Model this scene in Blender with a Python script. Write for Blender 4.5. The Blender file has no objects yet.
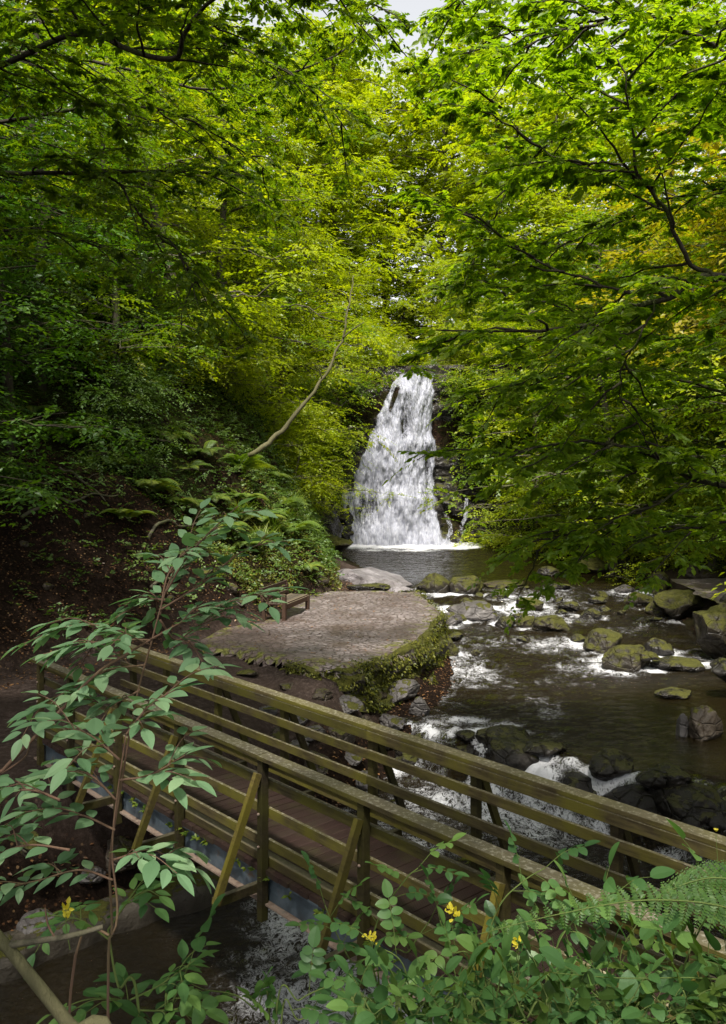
import bpy, bmesh, math, random
import numpy as np
from mathutils import Vector

random.seed(7)
R = np.random.default_rng(7)
SC = bpy.context.scene
COL = SC.collection
F = 900.0            # focal length in pixels of the 726x1024 frame
CZ = 4.7             # eye height above the pool below the falls
HY = 460.0           # horizon row


def P(px, py, Y):
    return np.array([(px - 363.0) / F * Y, Y, CZ - (py - HY) / F * Y])


def PZ(px, py, z):
    Y = F * (CZ - z) / (py - HY)
    return np.array([(px - 363.0) / F * Y, Y, z])


def smooth(a, b, x):
    t = np.clip((x - a) / (b - a), 0, 1)
    return t * t * (3 - 2 * t)


def unit(v):
    v = np.asarray(v, float)
    return v / (np.linalg.norm(v, axis=-1, keepdims=True) + 1e-9)


# ------------------------------------------------------------------ noise
def _h(ix, iy, iz, seed):
    n = (ix.astype(np.int64) * 374761393 + iy.astype(np.int64) * 668265263 + iz.astype(np.int64) * 2147483647 + seed * 144665) & 0xFFFFFFFF
    n = ((n ^ (n >> 13)) * 1274126177) & 0xFFFFFFFF
    n = (n ^ (n >> 16)) & 0xFFFFFFFF
    return n / 4294967295.0


def vnoise(x, y, z=0.0, seed=0):
    x, y, z = np.broadcast_arrays(np.asarray(x, float), np.asarray(y, float), np.asarray(z, float))
    ix, iy, iz = np.floor(x), np.floor(y), np.floor(z)
    fx, fy, fz = x - ix, y - iy, z - iz
    fx = fx * fx * (3 - 2 * fx); fy = fy * fy * (3 - 2 * fy); fz = fz * fz * (3 - 2 * fz)
    r = 0
    for dx in (0, 1):
        for dy in (0, 1):
            for dz in (0, 1):
                w = (fx if dx else 1 - fx) * (fy if dy else 1 - fy) * (fz if dz else 1 - fz)
                r = r + w * _h(ix + dx, iy + dy, iz + dz, seed)
    return r * 2 - 1


def fbm(x, y, z=0.0, oct=4, seed=0):
    r, a, f = 0, 0.5, 1.0
    for k in range(oct):
        r = r + a * vnoise(np.asarray(x) * f + 17.3 * k, np.asarray(y) * f - 9.1 * k, np.asarray(z) * f + 4.7 * k, seed + k)
        a *= 0.5; f *= 2.03
    return r


# ------------------------------------------------------------------ objects
def tag(o, label=None, cat=None, group=None, kind=None):
    if label: o['label'] = label
    if cat: o['category'] = cat
    if group: o['group'] = group
    if kind: o['kind'] = kind
    return o


def empty(name, loc=(0, 0, 0), rz=0.0):
    o = bpy.data.objects.new(name, None)
    o.empty_display_size = 0.2
    o.location = [float(c) for c in loc]; o.rotation_euler = (0, 0, rz)
    COL.objects.link(o)
    return o


def mesh_obj(name, verts, loops, totals, mat, parent=None, smooth_=False, attrs=None, fattrs=None, rel=True):
    """verts in world space; children are stored relative to the parent's location"""
    verts = np.asarray(verts, np.float64)
    if parent is not None and rel:
        verts = verts - np.array(parent.location)
    loops = np.asarray(loops, np.int32).ravel(); totals = np.asarray(totals, np.int32)
    me = bpy.data.meshes.new(name)
    me.vertices.add(len(verts)); me.vertices.foreach_set('co', verts.astype(np.float32).ravel())
    me.loops.add(len(loops)); me.loops.foreach_set('vertex_index', loops)
    me.polygons.add(len(totals))
    st = np.zeros(len(totals), np.int32); st[1:] = np.cumsum(totals)[:-1]
    me.polygons.foreach_set('loop_start', st); me.polygons.foreach_set('loop_total', totals)
    me.polygons.foreach_set('use_smooth', np.full(len(totals), smooth_, bool))
    me.update(calc_edges=True)
    for k, v in (attrs or {}).items():
        a = me.attributes.new(k, 'FLOAT', 'POINT'); a.data.foreach_set('value', np.asarray(v, np.float32))
    for k, v in (fattrs or {}).items():
        a = me.attributes.new(k, 'FLOAT', 'FACE'); a.data.foreach_set('value', np.asarray(v, np.float32))
    me.materials.append(mat)
    o = bpy.data.objects.new(name, me)
    COL.objects.link(o)
    if parent is not None: o.parent = parent
    return o


def grid_mesh(name, X, Y, Z, mat, keep=None, **kw):
    ny, nx = X.shape
    idx = np.arange(nx * ny).reshape(ny, nx)
    q = np.stack([idx[:-1, :-1], idx[:-1, 1:], idx[1:, 1:], idx[1:, :-1]], -1).reshape(-1, 4)
    V = np.stack([X, Y, Z], -1).reshape(-1, 3)
    attrs = {k: np.asarray(v).ravel() for k, v in (kw.pop('attrs', None) or {}).items()}
    if keep is not None:
        kf = keep.ravel()[q].all(1); q = q[kf]
        used = np.zeros(len(V), bool); used[q.ravel()] = True
        remap = np.cumsum(used) - 1
        V = V[used]; q = remap[q]; attrs = {k: v[used] for k, v in attrs.items()}
    return mesh_obj(name, V, q.ravel(), np.full(len(q), 4), mat, smooth_=True, attrs=attrs, **kw)


class MB:
    """collects shapes in world or local space into one mesh"""
    def __init__(s): s.v = []; s.l = []; s.t = []; s.n = 0; s.a = []

    def add(s, V, loops, totals, rnd=None):
        V = np.asarray(V, float).reshape(-1, 3)
        s.v.append(V); s.l.append(np.asarray(loops, np.int64).ravel() + s.n); s.t.append(np.asarray(totals)); s.n += len(V)
        s.a.append(np.full(len(totals), R.random() if rnd is None else rnd) if np.isscalar(rnd) or rnd is None else np.asarray(rnd))

    def box(s, c, half, ax=None, bev=0.0):
        """box: centre, half sizes, axes (3x3 rows); chamfered edges along its length"""
        c = np.array(c, float); hx, hy, hz = half
        ax = np.eye(3) if ax is None else np.array(ax)
        b = bev if bev > 0 else min(hy, hz) * 0.12
        prof = [(-hy + b, -hz), (hy - b, -hz), (hy, -hz + b), (hy, hz - b), (hy - b, hz), (-hy + b, hz), (-hy, hz - b), (-hy, -hz + b)]
        V = []
        for sx in (-1, 1):
            for (y, z) in prof: V.append((sx * hx, y, z))
        V = np.array(V) @ ax + c
        L = []; T = []
        for k in range(8):
            L += [k, (k + 1) % 8, 8 + (k + 1) % 8, 8 + k]; T.append(4)
        L += list(range(7, -1, -1)); T.append(8); L += list(range(8, 16)); T.append(8)
        s.add(V, L, T); return s

    def bar(s, a, b, w, h, up=(0, 0, 1)):
        a = np.array(a, float); b = np.array(b, float)
        x = unit(b - a); z = np.array(up, float); z = unit(z - x * (z @ x)); y = np.cross(z, x)
        return s.box((a + b) / 2, (np.linalg.norm(b - a) / 2, w / 2, h / 2), np.stack([x, y, z]))

    def tube(s, pts, rad, n=7, cap=True):
        pts = np.asarray(pts, float); m = len(pts)
        rad = np.broadcast_to(np.asarray(rad, float), (m,)) if np.ndim(rad) <= 1 and np.size(rad) in (1, m) else np.linspace(rad[0], rad[-1], m)
        tg = unit(np.gradient(pts, axis=0))
        ref = np.array([0.3, 0.2, 1.0]) if abs(tg[:, 2]).mean() < 0.8 else np.array([1.0, 0.2, 0.1])
        a = unit(np.cross(tg, ref)); b = np.cross(tg, a)
        th = np.arange(n) / n * 2 * math.pi
        V = pts[:, None] + rad[:, None, None] * (np.cos(th)[None, :, None] * a[:, None] + np.sin(th)[None, :, None] * b[:, None])
        i = np.arange(m - 1)[:, None] * n; k = np.arange(n)[None]; k2 = (k + 1) % n
        q = np.stack([i + k, i + k2, i + n + k2, i + n + k], -1).reshape(-1)
        L = list(q); T = [4] * ((m - 1) * n)
        if cap:
            L += list(range(n - 1, -1, -1)) + list(range((m - 1) * n, m * n)); T += [n, n]
        s.add(V.reshape(-1, 3), L, T); return s

    def build(s, name, mat, parent=None, sm=False, rel=True):
        return mesh_obj(name, np.concatenate(s.v), np.concatenate(s.l), np.concatenate(s.t), mat, parent, sm,
                        fattrs={'rnd': np.concatenate(s.a)}, rel=rel)


def curve(pts, n=24):
    """Catmull-Rom through points"""
    p = np.asarray(pts, float)
    if len(p) == 2: return np.linspace(p[0], p[1], n)
    p = np.vstack([2 * p[0] - p[1], p, 2 * p[-1] - p[-2]])
    out = []
    seg = len(p) - 3
    for t in np.linspace(0, seg - 1e-6, n):
        i = int(t); u = t - i
        a, b, c, d = p[i:i + 4]
        out.append(0.5 * ((2 * b) + (c - a) * u + (2 * a - 5 * b + 4 * c - d) * u * u + (3 * b - a - 3 * c + d) * u ** 3))
    return np.array(out)


# leaf templates: (verts u,v,w), loops, totals
def leaf_template(st, wd, fold=0.12, droop=0.15, tooth=0.0):
    V = [(st[0], 0, 0)]; L = []; T = []
    for k in range(1, len(st) - 1):
        u = st[k]; w = wd[k]; z = -droop * u * u
        V += [(u, 0, z), (u, w, z + fold * w), (u, -w, z + fold * w)]
    V.append((st[-1], 0, -droop))
    last = len(V) - 1
    L += [0, 1, 2]; T.append(3); L += [0, 3, 1]; T.append(3)
    for k in range(1, len(st) - 2):
        a = 1 + 3 * (k - 1); b = a + 3
        L += [a, b, b + 1, a + 1]; T.append(4); L += [a, a + 2, b + 2, b]; T.append(4)
    a = last - 3
    L += [a, last, a + 1]; T.append(3); L += [a, a + 2, last]; T.append(3)
    return np.array(V, float), np.array(L), np.array(T)


T_LO = leaf_template([0, .45, 1], [0, .30, 0], 0.25, 0.1)
T_MID = leaf_template([0, .28, .68, 1], [0, .27, .25, 0], 0.3, 0.15)
T_HI = leaf_template([0, .1, .25, .42, .6, .78, .92, 1], [0, .13, .25, .29, .25, .16, .06, 0], 0.14, 0.13)
T_ROUND = leaf_template([0, .08, .22, .42, .62, .8, .93, 1], [0, .18, .30, .35, .32, .23, .11, 0], 0.15, 0.2)
T_NARROW = leaf_template([0, .25, 1], [0, .13, 0], 0.2, 0.15)
T_BLADE = leaf_template([0, .2, .5, .8, 1], [0, .022, .02, .012, 0], 0.3, 0.55)


def leaves(mb, pos, d, nrm, length, tpl=T_LO, rnd=None, wid=1.0):
    tv, tl, tt = tpl
    pos = np.asarray(pos, float); n = len(pos)
    if n == 0: return
    d = unit(d); nrm = np.asarray(nrm, float); side = unit(np.cross(nrm, d)); nn = np.cross(d, side)
    length = np.broadcast_to(np.asarray(length, float), (n,))
    V = pos[:, None] + length[:, None, None] * (tv[None, :, 0:1] * d[:, None] + tv[None, :, 1:2] * wid * side[:, None] + tv[None, :, 2:3] * nn[:, None])
    k = len(tv)
    L = (tl[None] + np.arange(n)[:, None] * k).ravel()
    T = np.tile(tt, n)
    if rnd is None: rnd = R.random(n)
    mb.add(V.reshape(-1, 3), L, T, np.repeat(rnd, len(tt)))


def sprays(mb, o, d, L, n=9, ll=0.08, tpl=T_LO, flat=0.25, sag=0.15, up=None, rnd0=None):
    """flat two-ranked sprays: one twig per row of o, n leaves on each"""
    o = np.asarray(o, float); m = len(o)
    if m == 0: return
    d = unit(d); L = np.broadcast_to(np.asarray(L, float), (m,))
    if up is None:
        up = np.tile([0, 0, 1.0], (m, 1)) + R.normal(0, flat, (m, 3))
    up = unit(up)
    side = unit(np.cross(d, up)); up = np.cross(side, d)
    t = (np.arange(n) + 0.5) / n
    t = t[None] + R.normal(0, 0.02, (m, n))
    sg = np.where(np.arange(n) % 2 == 0, 1.0, -1.0)[None] * np.ones((m, 1))
    pos = o[:, None] + d[:, None] * (L[:, None] * t)[..., None]
    pos[..., 2] -= sag * (t ** 2) * L[:, None]
    ang = R.normal(0.85, 0.2, (m, n)) * (1 - 0.5 * t)
    ld = d[:, None] * np.cos(ang)[..., None] + side[:, None] * (sg * np.sin(ang))[..., None]
    ld = ld + R.normal(0, 0.12, (m, n, 3)); ld[..., 2] -= 0.12
    nn = up[:, None] + R.normal(0, 0.28, (m, n, 3))
    base = R.random(m) if rnd0 is None else rnd0
    rr = np.clip(base[:, None] * 0.6 + R.random((m, n)) * 0.4, 0, 1)
    leaves(mb, pos.reshape(-1, 3), ld.reshape(-1, 3), nn.reshape(-1, 3), ll * R.uniform(0.65, 1.15, m * n), tpl, rr.ravel())


# ------------------------------------------------------------------ materials
def newmat(name):
    m = bpy.data.materials.new(name); m.use_nodes = True
    nt = m.node_tree; nt.nodes.clear()
    out = nt.nodes.new('ShaderNodeOutputMaterial')
    return m, nt, out


class N:
    def __init__(s, nt): s.nt = nt

    def node(s, t, **kw):
        n = s.nt.nodes.new(t)
        for k, v in kw.items(): setattr(n, k, v)
        return n

    def link(s, a, b): s.nt.links.new(a, b)

    def coord(s, sc=(1, 1, 1), kind='Object'):
        tc = s.node('ShaderNodeTexCoord'); mp = s.node('ShaderNodeMapping')
        s.link(tc.outputs[kind], mp.inputs['Vector']); mp.inputs['Scale'].default_value = sc
        return mp.outputs[0]

    def noise(s, vec, scale, detail=4, rough=0.55, dist=0.0):
        n = s.node('ShaderNodeTexNoise'); s.link(vec, n.inputs['Vector'])
        n.inputs['Scale'].default_value = scale; n.inputs['Detail'].default_value = detail
        n.inputs['Roughness'].default_value = rough; n.inputs['Distortion'].default_value = dist
        return n.outputs['Fac']

    def voro(s, vec, scale, feature='F1', out='Distance', rand=1.0):
        n = s.node('ShaderNodeTexVoronoi', feature=feature); s.link(vec, n.inputs['Vector'])
        n.inputs['Scale'].default_value = scale; n.inputs['Randomness'].default_value = rand
        return n.outputs[out]

    def ramp(s, fac, stops):
        n = s.node('ShaderNodeValToRGB'); s.link(fac, n.inputs[0])
        e = n.color_ramp.elements
        while len(e) > 1: e.remove(e[-1])
        for i, (p, c) in enumerate(stops):
            el = e[0] if i == 0 else e.new(p)
            el.position = p
            el.color = (c, c, c, 1) if not isinstance(c, (tuple, list)) else (*c, 1)
        return n.outputs[0]

    def mix(s, f, a, b, kind='MIX'):
        n = s.node('ShaderNodeMix', data_type='RGBA', blend_type=kind)
        for v, i in ((f, 0), (a, 6), (b, 7)):
            if isinstance(v, (int, float)) and i == 0: n.inputs[0].default_value = v
            elif isinstance(v, (tuple, list)): n.inputs[i].default_value = (*v, 1)
            else: s.link(v, n.inputs[i])
        return n.outputs[2]

    def math(s, op, a, b=0.0, c=None, clamp=False):
        n = s.node('ShaderNodeMath', operation=op); n.use_clamp = clamp
        for i, v in enumerate((a, b) if c is None else (a, b, c)):
            if isinstance(v, (int, float)): n.inputs[i].default_value = v
            else: s.link(v, n.inputs[i])
        return n.outputs[0]

    def attr(s, name):
        n = s.node('ShaderNodeAttribute'); n.attribute_name = name; return n.outputs['Fac']

    def bump(s, h, strength=0.5, dist=0.02, normal=None):
        n = s.node('ShaderNodeBump'); s.link(h, n.inputs['Height'])
        n.inputs['Strength'].default_value = strength; n.inputs['Distance'].default_value = dist
        if normal is not None: s.link(normal, n.inputs['Normal'])
        return n.outputs[0]

    def upz(s):
        g = s.node('ShaderNodeNewGeometry'); x = s.node('ShaderNodeSeparateXYZ')
        s.link(g.outputs['Normal'], x.inputs[0]); return x.outputs[2]

    def principled(s, col, rough=0.8, normal=None, spec=0.5):
        p = s.node('ShaderNodeBsdfPrincipled')
        for v, k in ((col, 'Base Color'), (rough, 'Roughness')):
            if isinstance(v, (tuple, list)): p.inputs[k].default_value = (*v, 1)
            elif isinstance(v, (int, float)): p.inputs[k].default_value = v
            else: s.link(v, p.inputs[k])
        p.inputs['Specular IOR Level'].default_value = spec
        if normal is not None: s.link(normal, p.inputs['Normal'])
        return p.outputs[0]


def leafmat(name, c0, c1, c2, trans=0.5, gloss=0.025, warm=(1.38, 1.42, 0.35)):
    m, nt, out = newmat(name); n = N(nt)
    r = n.attr('rnd')
    col = n.ramp(r, [(0.0, c0), (0.5, c1), (1.0, c2)])
    dif = n.node('ShaderNodeBsdfDiffuse'); n.link(col, dif.inputs[0])
    tc = n.mix(1.0, col, warm, 'MULTIPLY')
    tr = n.node('ShaderNodeBsdfTranslucent'); n.link(tc, tr.inputs[0])
    mx = n.node('ShaderNodeMixShader'); mx.inputs[0].default_value = trans
    n.link(dif.outputs[0], mx.inputs[1]); n.link(tr.outputs[0], mx.inputs[2])
    gl = n.node('ShaderNodeBsdfGlossy'); gl.inputs['Roughness'].default_value = 0.45
    gl.inputs[0].default_value = (0.9, 0.95, 0.9, 1)
    m2 = n.node('ShaderNodeMixShader'); m2.inputs[0].default_value = gloss
    n.link(mx.outputs[0], m2.inputs[1]); n.link(gl.outputs[0], m2.inputs[2])
    n.link(m2.outputs[0], out.inputs[0])
    return m


M = {}
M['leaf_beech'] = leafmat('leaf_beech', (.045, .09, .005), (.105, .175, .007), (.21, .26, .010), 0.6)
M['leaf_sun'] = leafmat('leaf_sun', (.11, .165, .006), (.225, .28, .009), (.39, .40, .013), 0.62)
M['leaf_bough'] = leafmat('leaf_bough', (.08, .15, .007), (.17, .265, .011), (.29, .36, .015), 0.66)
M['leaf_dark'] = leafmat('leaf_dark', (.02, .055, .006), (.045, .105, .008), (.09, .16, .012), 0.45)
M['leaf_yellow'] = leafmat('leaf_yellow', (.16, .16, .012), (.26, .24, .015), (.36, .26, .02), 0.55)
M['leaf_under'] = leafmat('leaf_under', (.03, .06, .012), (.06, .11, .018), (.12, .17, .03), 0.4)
M['leaf_fern'] = leafmat('leaf_fern', (.06, .11, .015), (.11, .17, .022), (.2, .23, .03), 0.45)
M['leaf_blue'] = leafmat('leaf_blue', (.10, .19, .09), (.165, .28, .145), (.26, .38, .20), 0.35, 0.025, (1.1, 1.3, .6))
M['leaf_rose'] = leafmat('leaf_rose', (.04, .10, .03), (.075, .165, .045), (.14, .24, .055), 0.35, 0.03, (1.1, 1.3, .6))
M['leaf_gold'] = leafmat('leaf_gold', (.5, .40, .02), (.6, .5, .03), (.65, .55, .05), 0.3)
M['leaf_brown'] = leafmat('leaf_brown', (.05, .022, .010), (.10, .045, .018), (.20, .10, .035), 0.1, 0.05)
M['leaf_moss'] = leafmat('leaf_moss', (.022, .028, .004), (.065, .072, .008), (.15, .145, .015), 0.2, 0.02)


def wood(name, a, b, moss, lichen=0.5, rough=0.8):
    m, nt, out = newmat(name); n = N(nt)
    v = n.coord((1, 9, 9)); v1 = n.coord((1, 1, 1))
    grain = n.noise(v, 3.5, 6, .6)
    fine = n.noise(n.coord((2, 60, 60)), 3, 3, .6)
    blot = n.noise(v1, 2.6, 5, .6)
    col = n.mix(n.ramp(grain, [(.35, 0.0), (.65, 1.0)]), a, b)
    col = n.mix(n.ramp(blot, [(.38, 0.0), (.62, 1.0)]), col, moss)
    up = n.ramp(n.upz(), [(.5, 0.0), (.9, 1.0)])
    li = n.ramp(n.noise(v1, 28, 4, .7), [(.52, 0.0), (.62, 1.0)])
    lf = n.math('MULTIPLY', n.math('MULTIPLY', up, li), lichen)
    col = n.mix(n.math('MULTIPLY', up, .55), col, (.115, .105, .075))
    col = n.mix(lf, col, (.34, .325, .26))
    col = n.mix(1.0, col, n.ramp(n.attr('rnd'), [(0, (.62, .62, .66)), (1, (1.3, 1.25, 1.15))]), 'MULTIPLY')
    col = n.mix(n.ramp(n.noise(n.coord((2, 30, 30)), 5, 3, .5), [(.66, 0.0), (.7, .7)]), col, (.02, .016, .01))
    h = n.math('ADD', n.math('MULTIPLY', grain, .6), n.math('MULTIPLY', fine, .4))
    nb = n.bump(h, .7, .012)
    n.link(n.principled(col, rough, nb, .12), out.inputs[0])
    return m


M['wood_rail'] = wood('wood_rail', (.036, .028, .015), (.088, .072, .032), (.09, .082, .016))
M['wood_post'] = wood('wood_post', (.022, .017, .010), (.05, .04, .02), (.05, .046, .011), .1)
M['wood_brace'] = wood('wood_brace', (.06, .046, .017), (.11, .088, .026), (.11, .096, .015), .2)
M['wood_bench'] = wood('wood_bench', (.03, .017, .012), (.07, .04, .03), (.05, .032, .022), .1)


def deckmat():
    m, nt, out = newmat('deck_boards'); n = N(nt)
    r = n.attr('rnd')
    v = n.coord((14, 1, 14))
    g = n.noise(v, 4, 5, .6)
    col = n.mix(g, (.016, .009, .007), (.055, .03, .025))
    col = n.mix(n.math('MULTIPLY', r, .5), col, (.05, .035, .026))
    w = n.node('ShaderNodeTexWave', wave_type='BANDS', bands_direction='X'); n.link(n.coord(), w.inputs[0])
    w.inputs['Scale'].default_value = 20; w.inputs['Distortion'].default_value = .3
    col = n.mix(n.ramp(n.noise(n.coord(), 3, 4), [(.5, 0.0), (.75, .5)]), col, (.06, .06, .02))
    nb = n.bump(w.outputs['Fac'], .8, .01)
    n.link(n.principled(col, .6, nb, .2), out.inputs[0]); return m


M['deck'] = deckmat()


def steel():
    m, nt, out = newmat('painted_steel'); n = N(nt)
    a = n.noise(n.coord(), 5, 6, .65)
    col = n.ramp(a, [(.3, (.022, .03, .036)), (.5, (.045, .062, .075)), (.62, (.075, .095, .11)), (.70, (.08, .05, .03))])
    n.link(n.principled(col, .5, n.bump(a, .3, .004)), out.inputs[0]); return m


M['steel'] = steel()


def rust():
    m, nt, out = newmat('rusty_flange'); n = N(nt)
    a = n.noise(n.coord(), 9, 6, .65)
    col = n.ramp(a, [(.3, (.08, .05, .035)), (.55, (.22, .16, .12)), (.7, (.12, .11, .09))])
    n.link(n.principled(col, .75, n.bump(a, .3, .004)), out.inputs[0]); return m


M['rust'] = rust()


def bark(name, a, b, moss=(.06, .075, .015), mz=.5):
    m, nt, out = newmat(name); n = N(nt)
    v = n.coord((6, 6, 1.2)); g = n.noise(v, 3, 6, .65)
    col = n.mix(g, a, b)
    col = n.mix(n.ramp(n.noise(n.coord(), 1.7, 5), [(.5, 0.0), (.62, mz)]), col, moss)
    n.link(n.principled(col, .9, n.bump(g, .8, .03), .2), out.inputs[0]); return m


M['bark_dark'] = bark('bark_dark', (.012, .010, .007), (.045, .036, .024))
M['bark_grey'] = bark('bark_grey', (.05, .045, .03), (.12, .105, .07))
M['bark_pale'] = bark('bark_pale', (.06, .055, .028), (.12, .11, .055), (.07, .08, .018))
M['stem_red'] = bark('stem_red', (.09, .05, .033), (.17, .105, .07), (.14, .14, .05), .3)
M['stem_green'] = bark('stem_green', (.08, .12, .03), (.14, .18, .05))


def rockmat(name, a, b, c, moss_lo=.35, moss_hi=.75, moss=((.022, .026, .005), (.085, .08, .012)), wet=.35, amount=1.0, sc=1.0, ck=.25):
    m, nt, out = newmat(name); n = N(nt)
    v = n.coord((sc, sc, sc))
    big = n.noise(v, 1.6, 8, .62, .4); fine = n.noise(v, 14, 6, .7)
    crack = n.voro(n.coord((sc, sc, sc * 1.6)), 2.6, 'DISTANCE_TO_EDGE')
    col = n.ramp(big, [(.3, a), (.52, b), (.72, c)])
    col = n.mix(n.math('MULTIPLY', fine, .5), col, tuple(x * .4 for x in b))
    mm = n.math('ADD', n.upz(), n.math('MULTIPLY', n.math('SUBTRACT', n.noise(v, 2.3, 6, .65), .5), 4.2))
    mask = n.math('MULTIPLY', n.ramp(mm, [(moss_lo, 0.0), (moss_hi, 1.0)]), amount)
    mc = n.mix(n.noise(v, 9, 5, .7), moss[0], moss[1])
    col = n.mix(mask, col, mc)
    rg = n.math('ADD', n.math('MULTIPLY', mask, .5), wet, clamp=True)
    h = n.math('ADD', n.math('ADD', n.math('MULTIPLY', big, .8), n.math('MULTIPLY', fine, .3)), n.math('MULTIPLY', n.ramp(crack, [(0.0, 0.0), (.06, 1.0)]), ck))
    h = n.math('ADD', h, n.math('MULTIPLY', n.math('MULTIPLY', mask, n.noise(v, 45, 3, .7)), .35))
    n.link(n.principled(col, rg, n.bump(h, 1.0, .09), .22), out.inputs[0]); return m


M['rock_moss'] = rockmat('rock_moss', (.010, .008, .006), (.034, .028, .02), (.085, .072, .052), .15, .75, wet=.3)
M['rock_grey'] = rockmat('rock_grey', (.03, .027, .025), (.10, .09, .085), (.24, .22, .21), .95, 1.4)
M['rock_dark'] = rockmat('rock_dark', (.008, .007, .006), (.022, .019, .016), (.05, .044, .038), .5, 1.0, wet=.2)
M['rock_wet'] = rockmat('rock_wet', (.006, .005, .004), (.018, .015, .012), (.045, .038, .032), .9, 1.3, wet=.16, amount=.5)
M['rock_brown'] = rockmat('rock_brown', (.02, .015, .01), (.055, .042, .03), (.12, .10, .075), .8, 1.3, wet=.45)
M['rock_slab'] = rockmat('rock_slab', (.07, .06, .058), (.19, .17, .175), (.34, .315, .325), 1.3, 1.7, wet=.3)
M['rock_wall'] = rockmat('rock_wall', (.02, .018, .014), (.06, .05, .04), (.12, .105, .085), -.25, .3, ((.018, .022, .004), (.10, .095, .012)), .6)
M['concrete'] = rockmat('concrete', (.025, .02, .015), (.055, .046, .034), (.11, .095, .072), .9, 1.3, wet=.55, ck=.0)


def groundmat():
    m, nt, out = newmat('forest_floor'); n = N(nt)
    v = n.coord()
    path = n.attr('path'); green = n.attr('green')
    a = n.noise(v, 1.1, 8, .65); f = n.noise(v, 11, 8, .75); ff = n.noise(v, 38, 4, .7)
    soil = n.ramp(f, [(.3, (.004, .0025, .002)), (.5, (.012, .0075, .005)), (.66, (.03, .018, .012))])
    vor = n.node('ShaderNodeTexVoronoi'); n.link(v, vor.inputs['Vector']); vor.inputs['Scale'].default_value = 16
    sep = n.node('ShaderNodeSeparateColor'); n.link(vor.outputs['Color'], sep.inputs[0])
    lit = n.math('MULTIPLY', n.ramp(sep.outputs[0], [(.72, 0.0), (.76, 1.0)]), n.ramp(vor.outputs['Distance'], [(.3, 1.0), (.36, 0.0)]))
    litc = n.ramp(sep.outputs[1], [(0, (.035, .017, .010)), (.6, (.085, .042, .02)), (1, (.17, .11, .055))])
    soil = n.mix(lit, soil, litc)
    moss = n.ramp(f, [(.3, (.012, .018, .004)), (.7, (.05, .065, .012))])
    gm = n.math('MULTIPLY', n.ramp(a, [(.42, 0.0), (.6, 1.0)]), green)
    soil = n.mix(gm, soil, moss)
    pc = n.ramp(f, [(.3, (.022, .015, .012)), (.5, (.05, .036, .030)), (.7, (.12, .09, .078))])
    pc = n.mix(n.ramp(a, [(.4, 0.0), (.65, .7)]), pc, (.06, .042, .033))
    col = n.mix(path, soil, pc)
    h = n.math('ADD', n.math('MULTIPLY', f, .7), n.math('MULTIPLY', ff, .4))
    h = n.math('ADD', h, n.math('MULTIPLY', a, .5))
    n.link(n.principled(col, .95, n.bump(h, 1.0, .10), .04), out.inputs[0]); return m


M['ground'] = groundmat()


def pavemat():
    m, nt, out = newmat('cobbles'); n = N(nt)
    v = n.coord((1.0, 1.9, 1))
    nd = n.node('ShaderNodeVectorMath', operation='ADD')
    ns = n.node('ShaderNodeTexNoise'); n.link(v, ns.inputs['Vector']); ns.inputs['Scale'].default_value = 2
    sc = n.node('ShaderNodeVectorMath', operation='SCALE'); n.link(ns.outputs['Color'], sc.inputs[0]); sc.inputs[3].default_value = .25
    n.link(v, nd.inputs[0]); n.link(sc.outputs[0], nd.inputs[1])
    edge = n.voro(nd.outputs[0], 5.2, 'DISTANCE_TO_EDGE')
    vc = n.node('ShaderNodeTexVoronoi'); n.link(nd.outputs[0], vc.inputs['Vector']); vc.inputs['Scale'].default_value = 5.2
    sep = n.node('ShaderNodeSeparateColor'); n.link(vc.outputs['Color'], sep.inputs[0])
    stone = n.ramp(sep.outputs[0], [(0, (.12, .098, .092)), (.5, (.17, .142, .135)), (1, (.25, .215, .205))])
    stone = n.mix(n.math('MULTIPLY', n.noise(n.coord(), 20, 5, .7), .7), stone, (.12, .095, .09))
    joint = n.ramp(edge, [(.02, 0.0), (.10, 1.0)])
    col = n.mix(joint, (.085, .066, .054), stone)
    edg = n.attr('edge')
    dirt = n.ramp(n.noise(n.coord(), .8, 5, .6), [(.45, 0.0), (.62, 1.0)])
    col = n.mix(n.math('MULTIPLY', n.math('MAXIMUM', dirt, n.attr('soil')), .8), col, (.075, .05, .042))
    mo = n.math('MULTIPLY', edg, n.ramp(n.noise(n.coord(), 5, 5), [(.5, 0.0), (.6, 1.0)]))
    col = n.mix(mo, col, (.11, .11, .02))
    h = n.math('ADD', joint, n.math('MULTIPLY', sep.outputs[1], .8))
    h = n.math('ADD', h, n.math('MULTIPLY', n.noise(n.coord(), 25, 4), .4))
    n.link(n.principled(col, n.ramp(dirt, [(.3, .62), (1.0, .35)]), n.bump(h, .9, .04), .35), out.inputs[0]); return m


M['paving'] = pavemat()


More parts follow.
